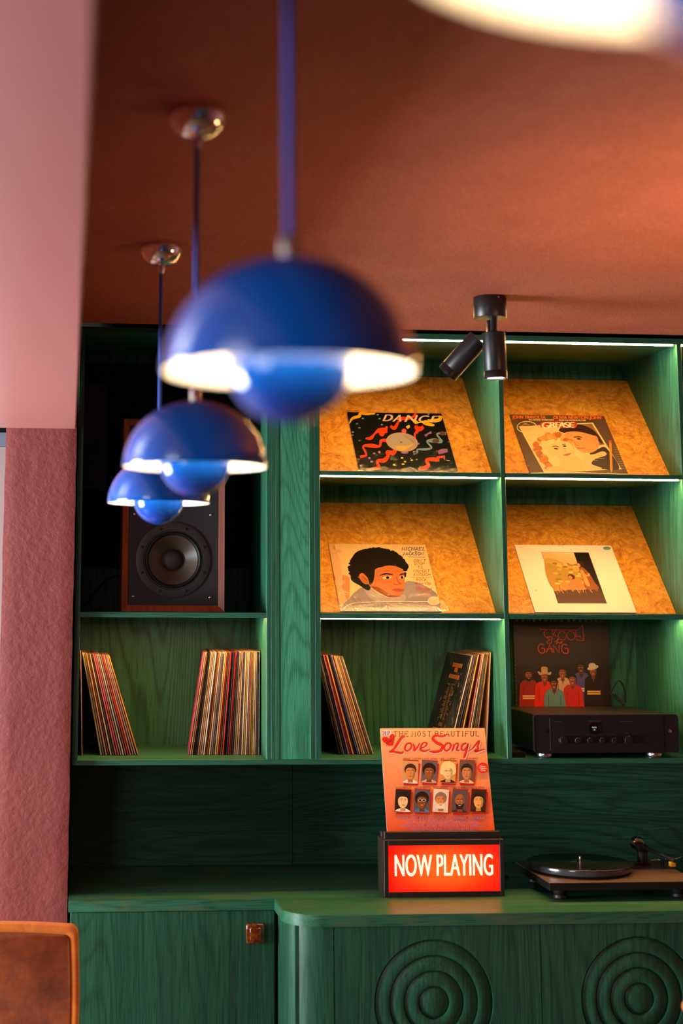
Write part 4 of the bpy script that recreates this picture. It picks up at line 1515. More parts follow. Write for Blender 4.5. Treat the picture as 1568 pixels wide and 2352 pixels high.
recs = [o for o in COL.objects if o.name.startswith('vinyl_record')]
for k, o in enumerate(recs):
    if k % 4 == 1:
        flap(o, .010)
flap(rr[12], .016)
flap(rr[13], .018)

# ------------------------------------------------------------------ loudspeaker
sp = thing('loudspeaker', 'cherry-framed loudspeaker with dark woofer standing in the left bay', 'loudspeaker', (.323, 5.03, Z3))
q = N('cherry_wood')
v = q.coords((1, 1, .08))
q.l(q.ramp(q.noise(v, 90, 3, .5), [(.35, (.20, .035, .008)), (.65, (.30, .065, .014))]), q.b.inputs['Base Color'])
q.b.inputs['Roughness'].default_value = .35
M_CHERRY = q.m
PX0, PX1, PZ0, PZ1, PYF = .163, .4835, Z3 + .0006, 2.3435, 4.900
bbox('cabinet', M_CHERRY, sp, PX0 + .001, PX1 - .001, PYF + .050, 5.20, PZ0, PZ1, .002, 1)


def mitre(x0, x1, z0, z1, wd, yf, yb):
    """Four mitred frame pieces, inner edge sloping back."""
    P = [(x0, z0), (x1, z0), (x1, z1), (x0, z1)]
    Q = [(x0 + wd, z0 + wd), (x1 - wd, z0 + wd), (x1 - wd, z1 - wd), (x0 + wd, z1 - wd)]
    for i in range(4):
        j = (i + 1) % 4
        bm = bmesh.new()
        a_ = [bm.verts.new((P[i][0], yf, P[i][1])), bm.verts.new((P[j][0], yf, P[j][1])), bm.verts.new((Q[j][0], yf + .006, Q[j][1])), bm.verts.new((Q[i][0], yf + .006, Q[i][1]))]
        b_ = [bm.verts.new((vv.co.x, yb, vv.co.z)) for vv in a_]
        bm.faces.new(a_)
        bm.faces.new(b_[::-1])
        for k in range(4):
            bm.faces.new((a_[k], b_[k], b_[(k + 1) % 4], a_[(k + 1) % 4]))
        yield bm


for bm in mitre(PX0, PX1, PZ0, PZ1, .019, PYF, PYF + .0498):
    obj('frame_rail', bm, M_CHERRY, sp)
M_BAF = plain('charcoal_baffle', (.022, .022, .023), .75, grain=(400, .3, .001))
WX, WZ, WY = .3225, 1.903, PYF + .010


def holed_plate(x0, x1, z0, z1, y, cx, cz, r, th, seg=64):
    bm = bmesh.new()
    cor = [(x1, z0), (x1, z1), (x0, z1), (x0, z0)]
    crn = [bm.verts.new((x, y, z)) for x, z in cor]
    cir = [bm.verts.new((cx + r * math.cos(2 * PI * k / seg), y, cz + r * math.sin(2 * PI * k / seg))) for k in range(seg)]
    back = [bm.verts.new((v_.co.x, y + th, v_.co.z)) for v_ in cir]
    q4 = seg // 4
    off = seg // 8
    for i in range(4):                       # right, top, left, bottom sides
        base = i * q4 - off
        for k in range(q4):
            bm.faces.new((cir[(base + k) % seg], cir[(base + k + 1) % seg], crn[(i + 1) % 4] if k >= q4 // 2 else crn[i]))
        bm.faces.new((crn[i], crn[(i + 1) % 4], cir[(base + q4 // 2) % seg]))
    for k in range(seg):
        bm.faces.new((cir[k], back[k], back[(k + 1) % seg], cir[(k + 1) % seg]))
    return bm


obj('baffle', holed_plate(PX0 + .0192, PX1 - .0192, PZ0 + .0192, PZ1 - .0192, WY, WX, WZ, .0905, .03), M_BAF, sp)
wf = obj('woofer', lathe(bmesh.new(), [(.117, .0002), (.117, .004), (.110, .006), (.094, .006), (.092, .003), (.089, .003)], (WX, WY, WZ), (0, -1, 0), 64), plain('woofer_ring', (.028, .027, .026), .5), sp, True, 30)
obj('surround', lathe(bmesh.new(), [(.0895, .002), (.087, .008), (.083, .010), (.079, .007), (.077, .001)], (WX, WY, WZ), (0, -1, 0), 64), plain('rubber', (.010, .010, .010), .45), wf, True, 60)
q = N('woven_cone')
v = q.coords()
ck = q.n('ShaderNodeTexChecker')
ck.inputs['Scale'].default_value = 420
ck.inputs['Color1'].default_value = (.050, .038, .026, 1)
ck.inputs['Color2'].default_value = (.085, .062, .040, 1)
q.l(v, ck.inputs['Vector'])
q.l(ck.outputs[0], q.b.inputs['Base Color'])
q.b.inputs['Roughness'].default_value = .38
obj('cone', lathe(bmesh.new(), [(.0775, .0015), (.060, -.010), (.045, -.019), (.033, -.026)], (WX, WY, WZ), (0, -1, 0), 64), q.m, wf, True, 80)
obj('dust_cap', lathe(bmesh.new(), [(.0345, -.025), (.031, -.018), (.022, -.012), (.011, -.0095), (0, -.009)], (WX, WY, WZ), (0, -1, 0), 40), plain('dust_cap', (.030, .026, .024), .5, grain=(500, .5, .001)), wf, True, 80)
for k in range(8):
    t = 2 * PI * (k + .5) / 8
    obj('bolt', lathe(bmesh.new(), [(.0045, .0045), (.0045, .0075), (.003, .009), (0, .009)], (WX + .104 * math.cos(t), WY, WZ + .104 * math.sin(t)), (0, -1, 0), 12), M_BLKMET, wf, True, 40)
for x_, z_ in ((.199, 1.789), (.4395, 1.787), (.4405, 2.045), (.200, 2.045), (.199, 2.295), (.4405, 2.295)):
    obj('screw', lathe(bmesh.new(), [(.0042, 0), (.0042, .002), (.0025, .0034), (0, .0036)], (x_, PYF + .010, z_), (0, -1, 0), 12), M_NICKEL, sp, True, 40)
tw = obj('tweeter', lathe(bmesh.new(), [(.052, 0), (.052, .004), (.048, .005), (.026, .002), (.018, .001), (.016, .006), (.009, .010), (0, .011)], (WX, PYF + .010, 2.205), (0, -1, 0), 40), plain('tweeter', (.015, .015, .016), .4), sp, True, 40)
cb = tube(bmesh.new(), [(.05, 5.22, 1.757), (.075, 5.21, 1.79), (.12, 5.21, 1.842), (.17, 5.21, 1.865)], .003, 8)
tag(obj('speaker_cable', cb, M_BLKMET, None, True), 'thin black cable curving behind the loudspeaker on its left', 'cable')

# ------------------------------------------------------------------ amplifier
am_ = thing('amplifier', 'black hi-fi amplifier with round display in front of the dark neon-lettered sleeve', 'amplifier', (1.66, 5.0, Z5))
M_AMP = plain('amp_casing', (.016, .013, .012), .40, .3, grain=(500, .2, .001))
q = N('amp_front')
v = q.coords((160, 1, 160))
wv = q.n('ShaderNodeTexWave', wave_type='BANDS', bands_direction='DIAGONAL')
wv.inputs['Scale'].default_value = .5
wv.inputs['Distortion'].default_value = 1.5
q.l(v, wv.inputs['Vector'])
q.l(q.ramp(wv.outputs[1], [(0, (.014, .010, .012)), (1, (.030, .022, .024))]), q.b.inputs['Base Color'])
q.b.inputs['Roughness'].default_value = .4
q.b.inputs['Metallic'].default_value = .3
M_AMPF = q.m
AX0, AX1, AZ0, AZ1, AYF = 1.4335, 1.8915, 1.3215, 1.4355, 4.803
bbox('chassis', M_AMP, am_, AX0 + .008, AX1 - .008, AYF + .0165, 5.17, AZ0 + .002, AZ1 - .0005, .003, 2)
bm = bmesh.new()
pts = []
rad = .009
for cx, cz, a0 in ((AX1 - rad, AZ1 - rad, 0), (AX0 + rad, AZ1 - rad, PI / 2), (AX0 + rad, AZ0 + rad, PI), (AX1 - rad, AZ0 + rad, 1.5 * PI)):
    for k in range(6):
        pts.append((cx + rad * math.cos(a0 + PI / 2 * k / 5), cz + rad * math.sin(a0 + PI / 2 * k / 5)))
prism(bm, pts, AYF, AYF + .016, lambda u, v, h: (u, h, v))
bm.normal_update()
es = [e for e in bm.edges if all(abs(vv.co.y - AYF) < 1e-6 for vv in e.verts) and any(abs(f.normal.y) < .5 for f in e.link_faces)]
bmesh.ops.bevel(bm, geom=es, offset=.0012, segments=2, affect='EDGES')
obj('front_panel', bm, M_AMPF, am_, True, 40)
M_AMPC = plain('amp_centre', (.006, .006, .006), .5)
bbox('centre_panel', M_AMPC, am_, AX0 + .0485, AX1 - .0470, AYF - .0016, AYF + .002, AZ0 + .0065, AZ1 - .0075, .0012, 2)
dsp = obj('display', lathe(bmesh.new(), [(.0195, .0), (.0195, .0022), (.0180, .0022), (.0176, .0008), (0, .0008)], (1.6235, AYF - .0016, 1.3945), (0, -1, 0), 40), plain('display_ring', (.06, .05, .045), .25, .8), am_, True, 30)
obj('display_glass', lathe(bmesh.new(), [(.0174, .0012), (0, .0012)], (1.6235, AYF - .0016, 1.3945), (0, -1, 0), 40), plain('display_glass', (.004, .004, .005), .08), dsp)


def letter_plate(name, txts, parent, mat, y):
    vs_, fs_ = [], []
    for t_, x0, x1, zb, zt in txts:
        g_, tr_ = glyphs(t_)
        k0 = len(vs_)
        vs_ += [(x0 + (x1 - x0) * u, y, zb + (zt - zb) * vv) for u, vv in g_]
        fs_ += [tuple(k0 + i for i in t) for t in tr_]
    me_ = bpy.data.meshes.new(name)
    me_.from_pydata(vs_, [], fs_)
    me_.materials.append(mat)
    o_ = bpy.data.objects.new(name, me_)
    COL.objects.link(o_)
    pp = parent
    o_.parent = pp
    o_.matrix_parent_inverse = world_of(pp).inverted()
    return o_


letter_plate('lettering', [('PHONO', 1.6155, 1.6295, 1.3955, 1.4000), ('30', 1.6200, 1.6255, 1.3885, 1.3930)], dsp, emit('display_text', (.8, .85, .9), .9), AYF - .0031)
M_AMPT = plain('amp_print', (.14, .12, .11), .5)
letter_plate('lettering', [('INPUT', 1.5165, 1.5225, 1.3790, 1.3803), ('SOURCE DIRECT', 1.5545, 1.5725, 1.3752, 1.3768), ('BASS', 1.5995, 1.6055, 1.3752, 1.3768), ('TREBLE', 1.6375, 1.6475, 1.3752, 1.3768),
                           ('BALANCE', 1.6755, 1.6875, 1.3755, 1.3771), ('VOLUME', 1.7215, 1.7325, 1.3800, 1.3816), ('MODEL 30', 1.4985, 1.5185, 1.4150, 1.4170), ('INTEGRATED AMPLIFIER', 1.7065, 1.7445, 1.4150, 1.4168)],
             am_, M_AMPT, AYF - .0018)
letter_plate('lettering', [('marantz', 1.605, 1.642, 1.4150, 1.4185)], am_, plain('gold_print', (.45, .25, .08), .35, .8), AYF - .0018)
for x_, z_, r_ in ((1.5225, 1.3595, .0118), (1.5665, 1.3590, .0090), (1.6050, 1.3590, .0090), (1.6440, 1.3590, .0090), (1.6825, 1.3590, .0090), (1.7275, 1.3600, .0125)):
    obj('knob', lathe(bmesh.new(), [(r_ + .0015, .0002), (r_ + .0008, .0012), (r_, .0014), (r_, .012), (r_ - .0008, .0128), (0, .0128)], (x_, AYF - .0016, z_), (0, -1, 0), 32), M_AMPC, am_, True, 40)
obj('button', lathe(bmesh.new(), [(.0058, 0), (.0058, .002), (.0045, .0022), (.0040, .001), (.0018, .001), (.0016, .003), (0, .003)], (1.4685, AYF, 1.3865), (0, -1, 0), 24), M_AMPC, am_, True, 30)
obj('socket', lathe(bmesh.new(), [(.0052, 0), (.0052, .0025), (.0040, .003), (.0026, .003), (.0024, .0005), (0, .0005)], (1.8635, AYF, 1.3860), (0, -1, 0), 24), M_CHROME, am_, True, 30)
for x_ in (1.473, 1.823):
    for y_ in (4.836, 5.12):
        obj('foot', lathe(bmesh.new(), [(0, 0), (.0255, 0), (.0262, .001), (.0262, .0150), (.024, .0178), (0, .0178)], (x_, y_, Z5 + .0003), (0, 0, 1), 32), M_NICKEL, am_, True, 40)
bbox('sleeve_support', M_AMP, am_, AX0 + .03, AX1 - .03, 5.171, 5.245, 1.325, 1.395)  # hidden block added to hold up the record sleeve behind the amplifier
bx_ = bbox('preamplifier_box', M_AMP, None, 1.3645, 1.4105, 4.824, 4.95, Z5 + .0004, Z5 + .0165, .0012, 2)
tag(bx_, 'small flat black box between the divider and the black amplifier', 'box')
cb = tube(bmesh.new(), catmull([(1.815, 5.20, 1.475), (1.835, 5.19, 1.512), (1.850, 5.19, 1.515), (1.862, 5.19, 1.49), (1.864, 5.19, 1.46), (1.862, 5.192, 1.44), (1.84, 5.20, 1.455), (1.83, 5.205, 1.475), (1.85, 5.20, 1.455), (1.866, 5.19, 1.41), (1.868, 5.20, 1.33), (1.868, 5.22, Z5 + .004)], 5), .0032, 8)
tag(obj('power_cable', cb, M_BLKMET, None, True, 80), 'looped black cable rising behind the amplifier at its right', 'cable')

# ------------------------------------------------------------------ turntable
tt = thing('turntable', 'dark turntable with gold cartridge and chrome counterweight on the right of the worktop', 'turntable', (1.63, 4.8, ZW))
q = N('brown_veneer_plinth')
v = q.coords((.06, 1, 1))
q.l(q.ramp(q.noise(v, 120, 3), [(.35, (.085, .050, .034)), (.65, (.115, .070, .048))]), q.b.inputs['Base Color'])
q.b.inputs['Roughness'].default_value = .38
TX0, TX1, TY0, TY1, TZ0, TZ1 = 1.4020, 1.856, 4.586, 4.940, ZW + .030, ZW + .0505
bbox('plinth', plain('black_lacquer', (.006, .006, .006), .35), tt, TX0, TX1, TY0, TY1, TZ0, TZ1, .0012, 2)
bbox('plinth_top', q.m, tt, TX0 + .0008, TX1 - .0008, TY0 + .0008, TY1 - .0008, TZ1 - .0002, TZ1 + .0016, .0007, 1)
for x_ in (TX0 + .047, TX1 - .05):
    for y_ in (TY0 + .05, TY1 - .05):
        obj('foot', lathe(bmesh.new(), [(0, 0), (.020, 0), (.022, .003), (.020, .010), (.017, .012), (.020, .016), (.021, .0298), (0, .0298)], (x_, y_, ZW + .0003), (0, 0, 1), 28), M_BLKMET, tt, True, 40)
CXP, CYP, CZP = 1.5570, 4.778, TZ1 + .0016
obj('sub_platter', lathe(bmesh.new(), [(0, .0002), (.060, .0002), (.060, .006), (0, .006)], (CXP, CYP, CZP), (0, 0, 1), 40), M_BLKMET, tt, True, 40)
obj('platter', lathe(bmesh.new(), [(0, .0062), (.150, .0062), (.1525, .0085), (.153, .0095), (.153, .0225), (.1525, .024), (0, .024)], (CXP, CYP, CZP), (0, 0, 1), 96), plain('platter_acrylic', (.10, .11, .12), .16, .6), tt, True, 30)
obj('spindle', lathe(bmesh.new(), [(.0036, .0242), (.0036, .040), (.0028, .0425), (0, .043)], (CXP, CYP, CZP), (0, 0, 1), 20), M_CHROME, tt, True, 40)
q = N('grooved_vinyl')
v = q.coords((1, 1, 1), (-CXP, -CYP, 0))
ln = q.n('ShaderNodeVectorMath', operation='LENGTH')
mp = q.n('ShaderNodeMapping')
mp.inputs['Scale'].default_value = (1, 1, 0)
q.l(v, mp.inputs[0])
q.l(mp.outputs[0], ln.inputs[0])
mu = q.n('ShaderNodeMath', operation='MULTIPLY', i_1=3000.0)
q.l(ln.outputs['Value'], mu.inputs[0])
sn = q.n('ShaderNodeMath', operation='SINE')
q.l(mu.outputs[0], sn.inputs[0])
q.bump(sn.outputs[0], .35, .0004)
q.b.inputs['Base Color'].default_value = (.005, .005, .005, 1)
q.b.inputs['Roughness'].default_value = .22
q.b.inputs['Anisotropic'].default_value = .6
vr = thing('vinyl_disc', 'black vinyl disc lying on the turntable platter', 'record', (CXP, CYP, CZP + .0243))
obj('disc', lathe(bmesh.new(), [(.0037, .0245), (.1565, .0245), (.1575, .0254), (.1565, .0263), (.052, .0263), (.0515, .0260), (.0037, .0260)], (CXP, CYP, CZP), (0, 0, 1), 96), q.m, vr, True, 30)
lb = Art(((-1, 1), (1, 1), (1, -1), (-1, -1)))
lb.ell(0, 0, 1, 1, (24, 18, 14), 40)
for k in range(12):
    t = .5 + k * .12
    lb.line([(.75 * math.cos(t), .75 * math.sin(t)), (.86 * math.cos(t), .86 * math.sin(t))], .05, (190, 160, 100))
lb.line([(-.55, .1), (-.25, .1)], .07, (190, 160, 100))
lbo = lb.build('disc_label', vr, M_PRINTG, (CXP - .05, CYP - .05, CZP + .0261), (1, 0, 0), (0, 1, 0), .1, .1, (0, 0, 1), .0002)
lbo['label'] = 'dark paper label'
# tonearm
AXP, AYP = 1.7845, 4.867
obj('arm_base', lathe(bmesh.new(), [(0, 0), (.024, 0), (.024, .004), (.0155, .0055), (.0150, .038), (.017, .040), (.017, .0415), (0, .0415)], (AXP, AYP, CZP + .0002), (0, 0, 1), 32), M_BLKMET, tt, True, 40)
obj('bearing', box(bmesh.new(), AXP - .018, AXP + .018, AYP - .013, AYP + .013, CZP + .0415, CZP + .060, .003, 2), M_BLKMET, tt, True, 40)
obj('counterweight', lathe(bmesh.new(), [(0, 0), (.017, 0), (.0205, .004), (.0205, .022), (.017, .026), (0, .026)], (AXP - .004, AYP + .010, CZP + .060), (-.15, .95, .1), 36), plain('smoked_chrome', (.42, .36, .33), .1, 1.0), tt, True, 40)
end = Vector((1.8250, 4.738, CZP + .038))
st0 = Vector((AXP + .004, AYP - .012, CZP + .054))
obj('arm_tube', tube(bmesh.new(), [st0, st0.lerp(end, .5), end], [.0052, .0048, .0042], 12), M_BLKMET, tt, True, 60)
dirn = (end - st0).normalized()
hs = end - dirn * .01
obj('headshell', tube(bmesh.new(), [hs, hs + dirn * .03], .0058, 6), M_BLKMET, tt)
q_ = end + dirn * .006
M_GOLD = plain('gold_plastic', (.75, .42, .02), .35, .2)
obj('cartridge', box(bmesh.new(), q_.x - .0085, q_.x + .0085, q_.y - .010, q_.y + .008, q_.z - .020, q_.z - .0062, .002, 2), M_GOLD, tt, True, 40)
obj('finger_lift', tube(bmesh.new(), catmull([tuple(q_ + Vector((.008, 0, .002))), tuple(q_ + Vector((.018, -.002, .004))), tuple(q_ + Vector((.027, -.004, .009)))], 5), .0011, 8), M_NICKEL, tt, True, 80)
obj('cue_lever', tube(bmesh.new(), [(AXP + .018, AYP - .02, CZP + .0165), (AXP + .060, AYP - .045, CZP + .0235)], [.0016, .0026], 10), M_CHROME, tt, True, 60)
obj('arm_rest', lathe(bmesh.new(), [(0, 0), (.006, 0), (.005, .024), (.007, .028), (0, .028)], (1.822, 4.798, CZP + .0002), (0, 0, 1), 16), M_BLKMET, tt, True, 40)
tag(obj('signal_cable', tube(bmesh.new(), catmull([(1.387, 4.97, ZW + .0042), (1.352, 4.965, ZW + .0042), (1.322, 4.945, ZW + .0042), (1.337, 4.92, ZW + .0042)], 5), .0038, 8), M_BLKMET, None, True, 80), 'black cable lying on the worktop between sign and turntable', 'cable')

# ------------------------------------------------------------------ pendant lamps


def pendant_parts(t, x, y, zr, warm=True):
    """Flowerpot-type pendant: dome over an upturned bowl. zr = height of the dome's rim."""
    RD = .115
    prof = []
    for k in range(25):
        th = PI / 2 * k / 24
        prof.append((RD * math.sin(th), zr + .107 * math.cos(th)))
    inner = [(r - .0022 if r > .004 else 0, z - .0022) for r, z in prof]
    inner[-1] = (RD - .0014, zr)
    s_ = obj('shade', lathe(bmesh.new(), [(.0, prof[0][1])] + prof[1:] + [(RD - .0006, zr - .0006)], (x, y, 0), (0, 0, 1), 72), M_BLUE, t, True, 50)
    obj('shade_lining', lathe(bmesh.new(), [(0, inner[0][1])] + inner[1:], (x, y, 0), (0, 0, 1), 72), M_WHITE_IN, s_, True, 60)
    RB = .0570
    zb = zr - .047
    pr = []
    for k in range(17):
        th = PI / 2 * k / 16
        pr.append((RB * math.sin(th), zb + RB - RB * math.cos(th)))
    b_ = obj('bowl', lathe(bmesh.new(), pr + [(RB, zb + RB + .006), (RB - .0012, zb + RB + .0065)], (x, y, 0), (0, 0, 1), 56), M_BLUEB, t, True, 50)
    obj('bowl_lining', lathe(bmesh.new(), [(max(r - .0018, 0), z + .0018) for r, z in pr] + [(RB - .0014, zb + RB + .006)], (x, y, 0), (0, 0, 1), 56), M_WHITE_IN, b_, True, 60)
    for k in range(3):
        t_ = 2 * PI * k / 3 + .5
        obj('stay', tube(bmesh.new(), [(x + (RB - .004) * math.cos(t_), y + (RB - .004) * math.sin(t_), zb + RB), (x + (RB - .004) * math.cos(t_), y + (RB - .004) * math.sin(t_), zr + .088)], .0014, 6), M_NICKEL, t)
    obj('bulb', lathe(bmesh.new(), [(0, zr + .012), (.012, zr + .014), (.021, zr + .024), (.0235, zr + .036), (.020, zr + .048), (.013, zr + .060), (.012, zr + .075), (0, zr + .075)], (x, y, 0), (0, 0, 1), 24), M_BULB, t, True, 60)
    obj('socket', lathe(bmesh.new(), [(.0135, zr + .0755), (.0135, zr + .1035)], (x, y, 0), (0, 0, 1), 20), M_WHITE_IN, t, True, 60)
    obj('cap', lathe(bmesh.new(), [(.0085, zr + .1062), (.0085, zr + .124), (.0065, zr + .1265), (.0035, zr + .127)], (x, y, 0), (0, 0, 1), 24), M_NICKEL, t, True, 40)
    obj('cord', tube(bmesh.new(), [(x, y, zr + .1272), (x, y, CE - .0662)], .0040, 12), M_CORD, t, True, 60)
    cp = obj('canopy', lathe(bmesh.new(), [(.0490, CE - .0004), (.0495, CE - .003), (.0492, CE - .010), (.0465, CE - .021), (.0405, CE - .031), (.031, CE - .040), (.020, CE - .0455), (.0085, CE - .048)], (x, y, 0), (0, 0, 1), 48), M_CHROME, t, True, 60)
    obj('cord_grip', lathe(bmesh.new(), [(.0085, CE - .0482), (.0078, CE - .058), (.0055, CE - .066)], (x, y, 0), (0, 0, 1), 20), M_NICKEL, cp, True, 60)


PEND = [((.196, 1.391, 1.999), 'largest-looking blue dome pendant lamp, hanging nearest in the row of three'),
        ((.196, 2.477, 1.999), 'middle blue dome pendant lamp in the row of three, before the loudspeaker'),
        ((.196, 3.496, 1.999), 'farthest blue dome pendant lamp, hanging in front of the loudspeaker'),
        ((.1965, .397, 1.999), 'blurred blue pendant lamp cut off by the top right corner of the picture')]
for (x, y, z), lab in PEND:
    t = thing('pendant_lamp', lab, 'lamp', (x, y, z - .047), 'blue pendant lamps')
    pendant_parts(t, x, y, z)

# ------------------------------------------------------------------ ceiling spotlight
spt = thing('ceiling_spotlight', 'black twin-headed spotlight on the terracotta ceiling above the shelving', 'lamp', (1.109, 4.02, CE - .06))
CX_, CY_ = 1.109, 4.02
cn = obj('canopy', lathe(bmesh.new(), [(.043, CE - .0005), (.0437, CE - .002), (.0437, CE - .0560), (.0425, CE - .0575), (0, CE - .0575)], (CX_, CY_, 0), (0, 0, 1), 56), M_BLKMET, spt, True, 40)
obj('screw', lathe(bmesh.new(), [(.0024, 0), (.0024, .0012), (0, .0014)], (CX_ + .012, CY_ - .0420, CE - .0075), (.28, -.96, 0), 12), M_NICKEL, cn, True, 40)
obj('stem', lathe(bmesh.new(), [(.0105, CE - .0577), (.0105, CE - .098), (0, CE - .098)], (1.1155, CY_ - .004, 0), (0, 0, 1), 24), M_BLKMET, spt, True, 40)
obj('joint', box(bmesh.new(), 1.100, 1.1065, CY_ - .009, CY_ + .009, CE - .105, CE - .064, .002, 2), M_BLKMET, spt, True, 40)
M_LENS = emit('spot_lens', (1.0, .82, .78), 9)


def spot_head(top, bot, r, lit):
    top, bot = Vector(top), Vector(bot)
    ax = (top - bot).normalized()
    L = (top - bot).length
    h = obj('head', lathe(bmesh.new(), [(0, L), (r - .001, L), (r, L - .001), (r, .0215), (r - .0004, .0210), (r - .0004, .0202), (r, .0197), (r, .0008), (r - .0008, 0), (r - .0035, 0), (r - .0045, .006)], bot, ax, 48), M_BLKMET, spt, True, 40)
    obj('lens', lathe(bmesh.new(), [(r - .0046, .004), (0, .004)], bot, ax, 36), M_LENS if lit else plain('dark_lens', (.02, .02, .02), .2), h)


spot_head((1.1155, CY_ - .006, CE - .0985), (1.1185, CY_ - .008, CE - .2225), .0305, True)
spot_head((1.091, CY_ + .058, CE - .105), (1.0135, CY_ + .100, CE - .196), .0295, False)

# ------------------------------------------------------------------ chairs
q = N('orange_velvet')
v = q.coords()
pile = q.noise(v, 9, 4, .6, .6)
q.l(q.ramp(pile, [(.34, (.40, .09, .005)), (.5, (.58, .15, .008)), (.66, (.70, .21, .015))]), q.b.inputs['Base Color'])
q.b.inputs['Roughness'].default_value = .85
q.b.inputs['Sheen Weight'].default_value = .35
q.b.inputs['Sheen Tint'].default_value = (1, .55, .2, 1)
q.bump(q.noise(v, 240, 2), .15, .001)
M_VELVET = q.m
q = N('dark_orange_velvet')
v = q.coords()
pile = q.noise(v, 11, 6, .7, .1)
q.l(q.ramp(pile, [(.30, (.10, .017, .002)), (.5, (.21, .042, .003)), (.70, (.34, .075, .005))]), q.b.inputs['Base Color'])
q.b.inputs['Roughness'].default_value = .85
q.b.inputs['Sheen Weight'].default_value = .2
q.b.inputs['Sheen Tint'].default_value = (1, .55, .2, 1)
M_VELVETD = q.m
M_LEG = plain('dark_beech', (.05, .025, .012), .4)


def chair_back_outline(x0, x1, z0, z1, ins=0.0, n=10, r=.022, arch=.010):
    pts = []
    x0, x1, z0, z1 = x0 + ins, x1 - ins, z0 + ins, z1 - ins
    top = lambda x: z1 + arch * (1 - ((x - (x0 + x1) / 2) / ((x1 - x0) / 2)) ** 2) - arch * .5
    for k in range(n + 1):
        t = PI / 2 * k / n
        pts.append((x1 - r + r * math.cos(t), top(x1 - r) - r + r * math.sin(t)))
    for k in range(1, 9):
        x = x1 - r - (x1 - x0 - 2 * r) * k / 9
        pts.append((x, top(x)))
    for k in range(n + 1):
        t = PI / 2 + PI / 2 * k / n
        pts.append((x0 + r + r * math.cos(t), top(x0 + r) - r + r * math.sin(t)))
    bul = .006
    for k in range(1, 8):
        z = z1 - r - (z1 - z0 - 2 * r) * k / 8
        pts.append((x0 - bul * math.sin(PI * k / 8), z))
    for k in range(n + 1):
        t = PI + PI / 2 * k / n
        pts.append((x0 + r + r * math.cos(t), z0 + r + r * math.sin(t)))
    for k in range(n + 1):
        t = 1.5 * PI + PI / 2 * k / n
        pts.append((x1 - r + r * math.cos(t), z0 + r + r * math.sin(t)))
    for k in range(1, 8):
        z = z0 + r + (z1 - z0 - 2 * r) * k / 8
        pts.append((x1 + bul * math.sin(PI * k / 8), z))
    return pts


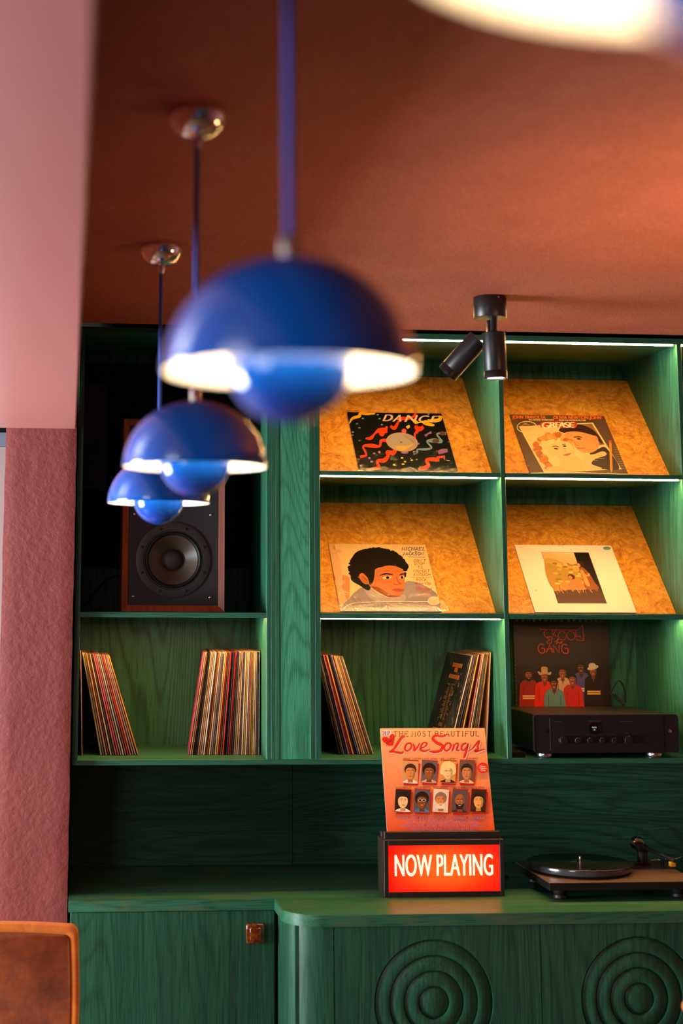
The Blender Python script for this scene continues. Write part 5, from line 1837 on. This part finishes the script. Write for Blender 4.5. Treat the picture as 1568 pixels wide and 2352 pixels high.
def make_chair(label, x0, x1, yb, ztop, grp=None):
    cx = (x0 + x1) / 2
    t = thing('dining_chair', label, 'chair', (cx, yb, 0), grp)
    zb = .50
    outl = [chair_back_outline(x0, x1, zb, ztop, i) for i in (.010, .002, 0.0, .002, .010)]
    ys = [yb, yb + .004, yb + .022, yb + .044, yb + .052]
    bm = bmesh.new()
    rings = [[bm.verts.new((x, y + (z - zb) * .10, z)) for x, z in o_] for o_, y in zip(outl, ys)]
    n = len(rings[0])
    for A, B in zip(rings[:-1], rings[1:]):
        for k in range(n):
            bm.faces.new((A[k], A[(k + 1) % n], B[(k + 1) % n], B[k]))
    # inset front face with a seam groove
    ins = [chair_back_outline(x0, x1, zb, ztop, i, r=.016) for i in (.0200, .0220, .0250)]
    fr = [[bm.verts.new((x, yb + d + (z - zb) * .10, z)) for x, z in o_] for o_, d in zip(ins, (.0018, .0040, -.0010))]
    for A, B in zip([rings[0]] + fr[:1], fr[:2]):
        for k in range(n):
            bm.faces.new((A[k], A[(k + 1) % n], B[(k + 1) % n], B[k]))
    pb = bmesh.new()
    pr_ = [[pb.verts.new(v_.co) for v_ in ring] for ring in fr[1:]]
    for k in range(n):
        pb.faces.new((pr_[0][k], pr_[0][(k + 1) % n], pr_[1][(k + 1) % n], pr_[1][k]))
    pb.faces.new(pr_[1])
    for v_ in fr[2]:
        bm.verts.remove(v_)
    c2 = bm.verts.new((cx, yb + .056 + (ztop - zb) * .05, (zb + ztop) / 2))
    for k in range(n):
        bm.faces.new((rings[-1][k], rings[-1][(k + 1) % n], c2))
    br = obj('backrest', bm, M_VELVET, t, True, 50)
    obj('inset_panel', pb, M_VELVETD, br, True, 50)['label'] = 'darker worn velvet panel'
    bbox('seat', M_VELVET, t, x0 + .005, x1 - .005, yb - .44, yb + .03, .40, .488, .022, 3, True)
    for sx in (x0 + .04, x1 - .04):
        for y_, tilt in ((yb - .40, -.01), (yb - .01, .03)):
            obj('leg', tube(bmesh.new(), [(sx, y_ + tilt, .0), (sx, y_, .402)], [.011, .016], 12), M_LEG, t, True, 60)
    return t


make_chair('orange velvet dining chair in the lower left corner, before the red pier', -.415, .043, 4.325, .923)
t = thing('bar_chair', 'copper-coloured bar chair whose rounded arm end just shows at the lower right edge', 'chair', (2.0, 3.3, 0))
AX_, AY_, AZ_ = 1.372, 3.50, .911
M_COPPER = plain('copper_leather', (.62, .20, .07), .35)
ax0, ax1 = AX_, AX_ + .52
for xx in (ax0, ax1):
    obj('arm', tube(bmesh.new(), [(xx, AY_ + .004, AZ_), (xx, AY_, AZ_), (xx, AY_ - .010, AZ_), (xx, AY_ - .030, AZ_), (xx, AY_ - .20, AZ_ - .002), (xx, AY_ - .42, AZ_ + .012)], [.004, .011, .0165, .019, .019, .019], 16), M_COPPER, t, True, 80)
    obj('arm_post', tube(bmesh.new(), [(xx, AY_ - .10, .62), (xx, AY_ - .08, AZ_ - .017)], .010, 10), M_LEG, t, True, 60)
bbox('seat', M_COPPER, t, ax0 - .015, ax1 + .015, AY_ - .44, AY_ - .02, .60, .67, .02, 3, True)
bbox('backrest', M_COPPER, t, ax0 + .022, ax1 - .022, AY_ - .44, AY_ - .39, .672, AZ_ + .03, .02, 3, True)
for xx in (ax0 + .03, ax1 - .03):
    for yy in (AY_ - .06, AY_ - .40):
        obj('leg', tube(bmesh.new(), [(xx, yy, 0), (xx, yy, .605)], [.011, .015], 10), M_LEG, t, True, 60)
t.location = ((ax0 + ax1) / 2, AY_ - .22, 0)
for ch in t.children:
    ch.matrix_parent_inverse = t.matrix_basis.inverted()
